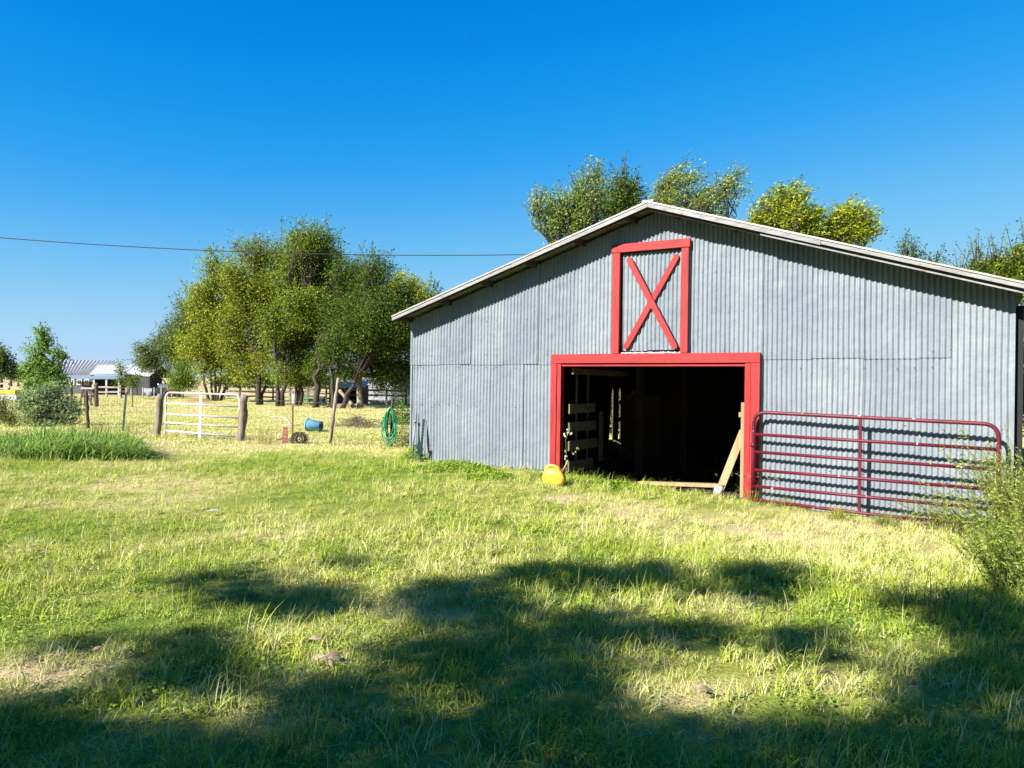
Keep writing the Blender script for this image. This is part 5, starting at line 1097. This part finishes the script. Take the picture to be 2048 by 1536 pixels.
pa, pb = at(679, 781, 50), at(711, 812, 49.5); pb[2] = gz(pb[0], pb[1]); e = empty('leaning_log', tuple(pb), 0, 'pale tan broken log leaning at the foot of the grove', 'log'); gnarly(e, (0, 0, 0), tuple(pa - pb), .13, mat=BARKL, seed=77, name='log')
def mound(px, dep, rx, ry, h, label):
    a = base_at(px, dep); r_ = 8; m_ = MB(); n_ = 20
    m_.v = [(0, 0, h)] ; 
    for i in range(1, r_ + 1):
        for j in range(n_): an = 2 * math.pi * j / n_; t = i / r_; z = h * (1 - t * t) ** 1.5 * random.uniform(.85, 1.1) - .06 * (i == r_); m_.v.append((rx * t * math.cos(an), ry * t * math.sin(an), z))
    for j in range(n_): m_.f.append((0, 1 + j, 1 + (j + 1) % n_))
    for i in range(r_ - 1):
        for j in range(n_): a1 = 1 + i * n_; m_.f.append((a1 + j, a1 + n_ + j, a1 + n_ + (j + 1) % n_, a1 + (j + 1) % n_))
    m_.sm = [True] * len(m_.f); o_ = m_.build('dirt_mound', M_simple('bare_red_earth', (.34, .20, .11), (.24, .14, .08), .95, ns=6, bump=.6), None); o_.location = tuple(a); tag(o_, label, 'mound'); return o_
mound(400, 60, 1.6, 1.2, .3, 'low mound of bare tan earth at the foot of the leftmost grove tree'); mound(690, 51, 1.8, 1.0, .3, 'reddish earth mound under the right trees of the grove')
# birds
def bird(px, py, dep, label):
    p = at(px, py, dep); e = empty('bird', tuple(p), rad(30), label, 'bird'); m_ = M_simple('dark_feathers', (.04, .035, .035), bump=0)
    MB().tube([(-.17, 0, .0), (-.08, 0, .01), (.05, 0, .02), (.15, 0, .0), (.27, 0, -.01)], 0, 7, rr=[.01, .045, .06, .035, .02]).build('body', m_, e)
    for sg in (-1, 1):
        w_ = MB(); w_.v = [(-.06, sg * .04, .03), (.08, sg * .04, .02), (.10, sg * .30, .10), (-.03, sg * .28, .12), (.10, sg * .62, .02), (.04, sg * .60, .02)]; w_.v += [(x, y, z - .012) for x, y, z in w_.v]
        w_.f = [(0, 1, 2, 3), (3, 2, 4, 5), (9, 8, 7, 6), (11, 10, 8, 9), (0, 6, 7, 1), (1, 7, 8, 2), (2, 8, 10, 4), (4, 10, 11, 5), (5, 11, 9, 3), (3, 9, 6, 0)]; w_.sm = [False] * 10; w_.build('wing', m_, e)
bird(941, 76, 170, 'dark bird gliding high in the blue sky, the larger one'); bird(1110, 147, 260, 'tiny distant bird in the sky, lower right of the other')
# can on the inner door, pale sack on the floor inside
p0 = inner(1266, 789, -5.0); e = empty('paint_can', tuple(p0), 0, 'small shiny can standing on top of the inner plank door', 'can'); MB().lathe([(.001, .002), (.045, .002), (.045, .1), (.001, .1)], 14).build('tin', M_simple('bright_tin', (.7, .5, .5), (.6, .2, .2), .3, ns=8, bump=0), e)
p0 = inner(1206, 905, -7.0); p0[2] = gz(p0[0], p0[1]); e = empty('feed_sack', tuple(p0), 0, 'pale crumpled sack on the dirt floor deep inside the barn', 'sack'); superbox(0, 0, .09, .26, .16, .09, 2.6, 18, 10, fn=lambda x, y, z: (x, y, z + .02 * math.sin(x * 25) * math.cos(y * 20))).build('sack', PAILM, e)
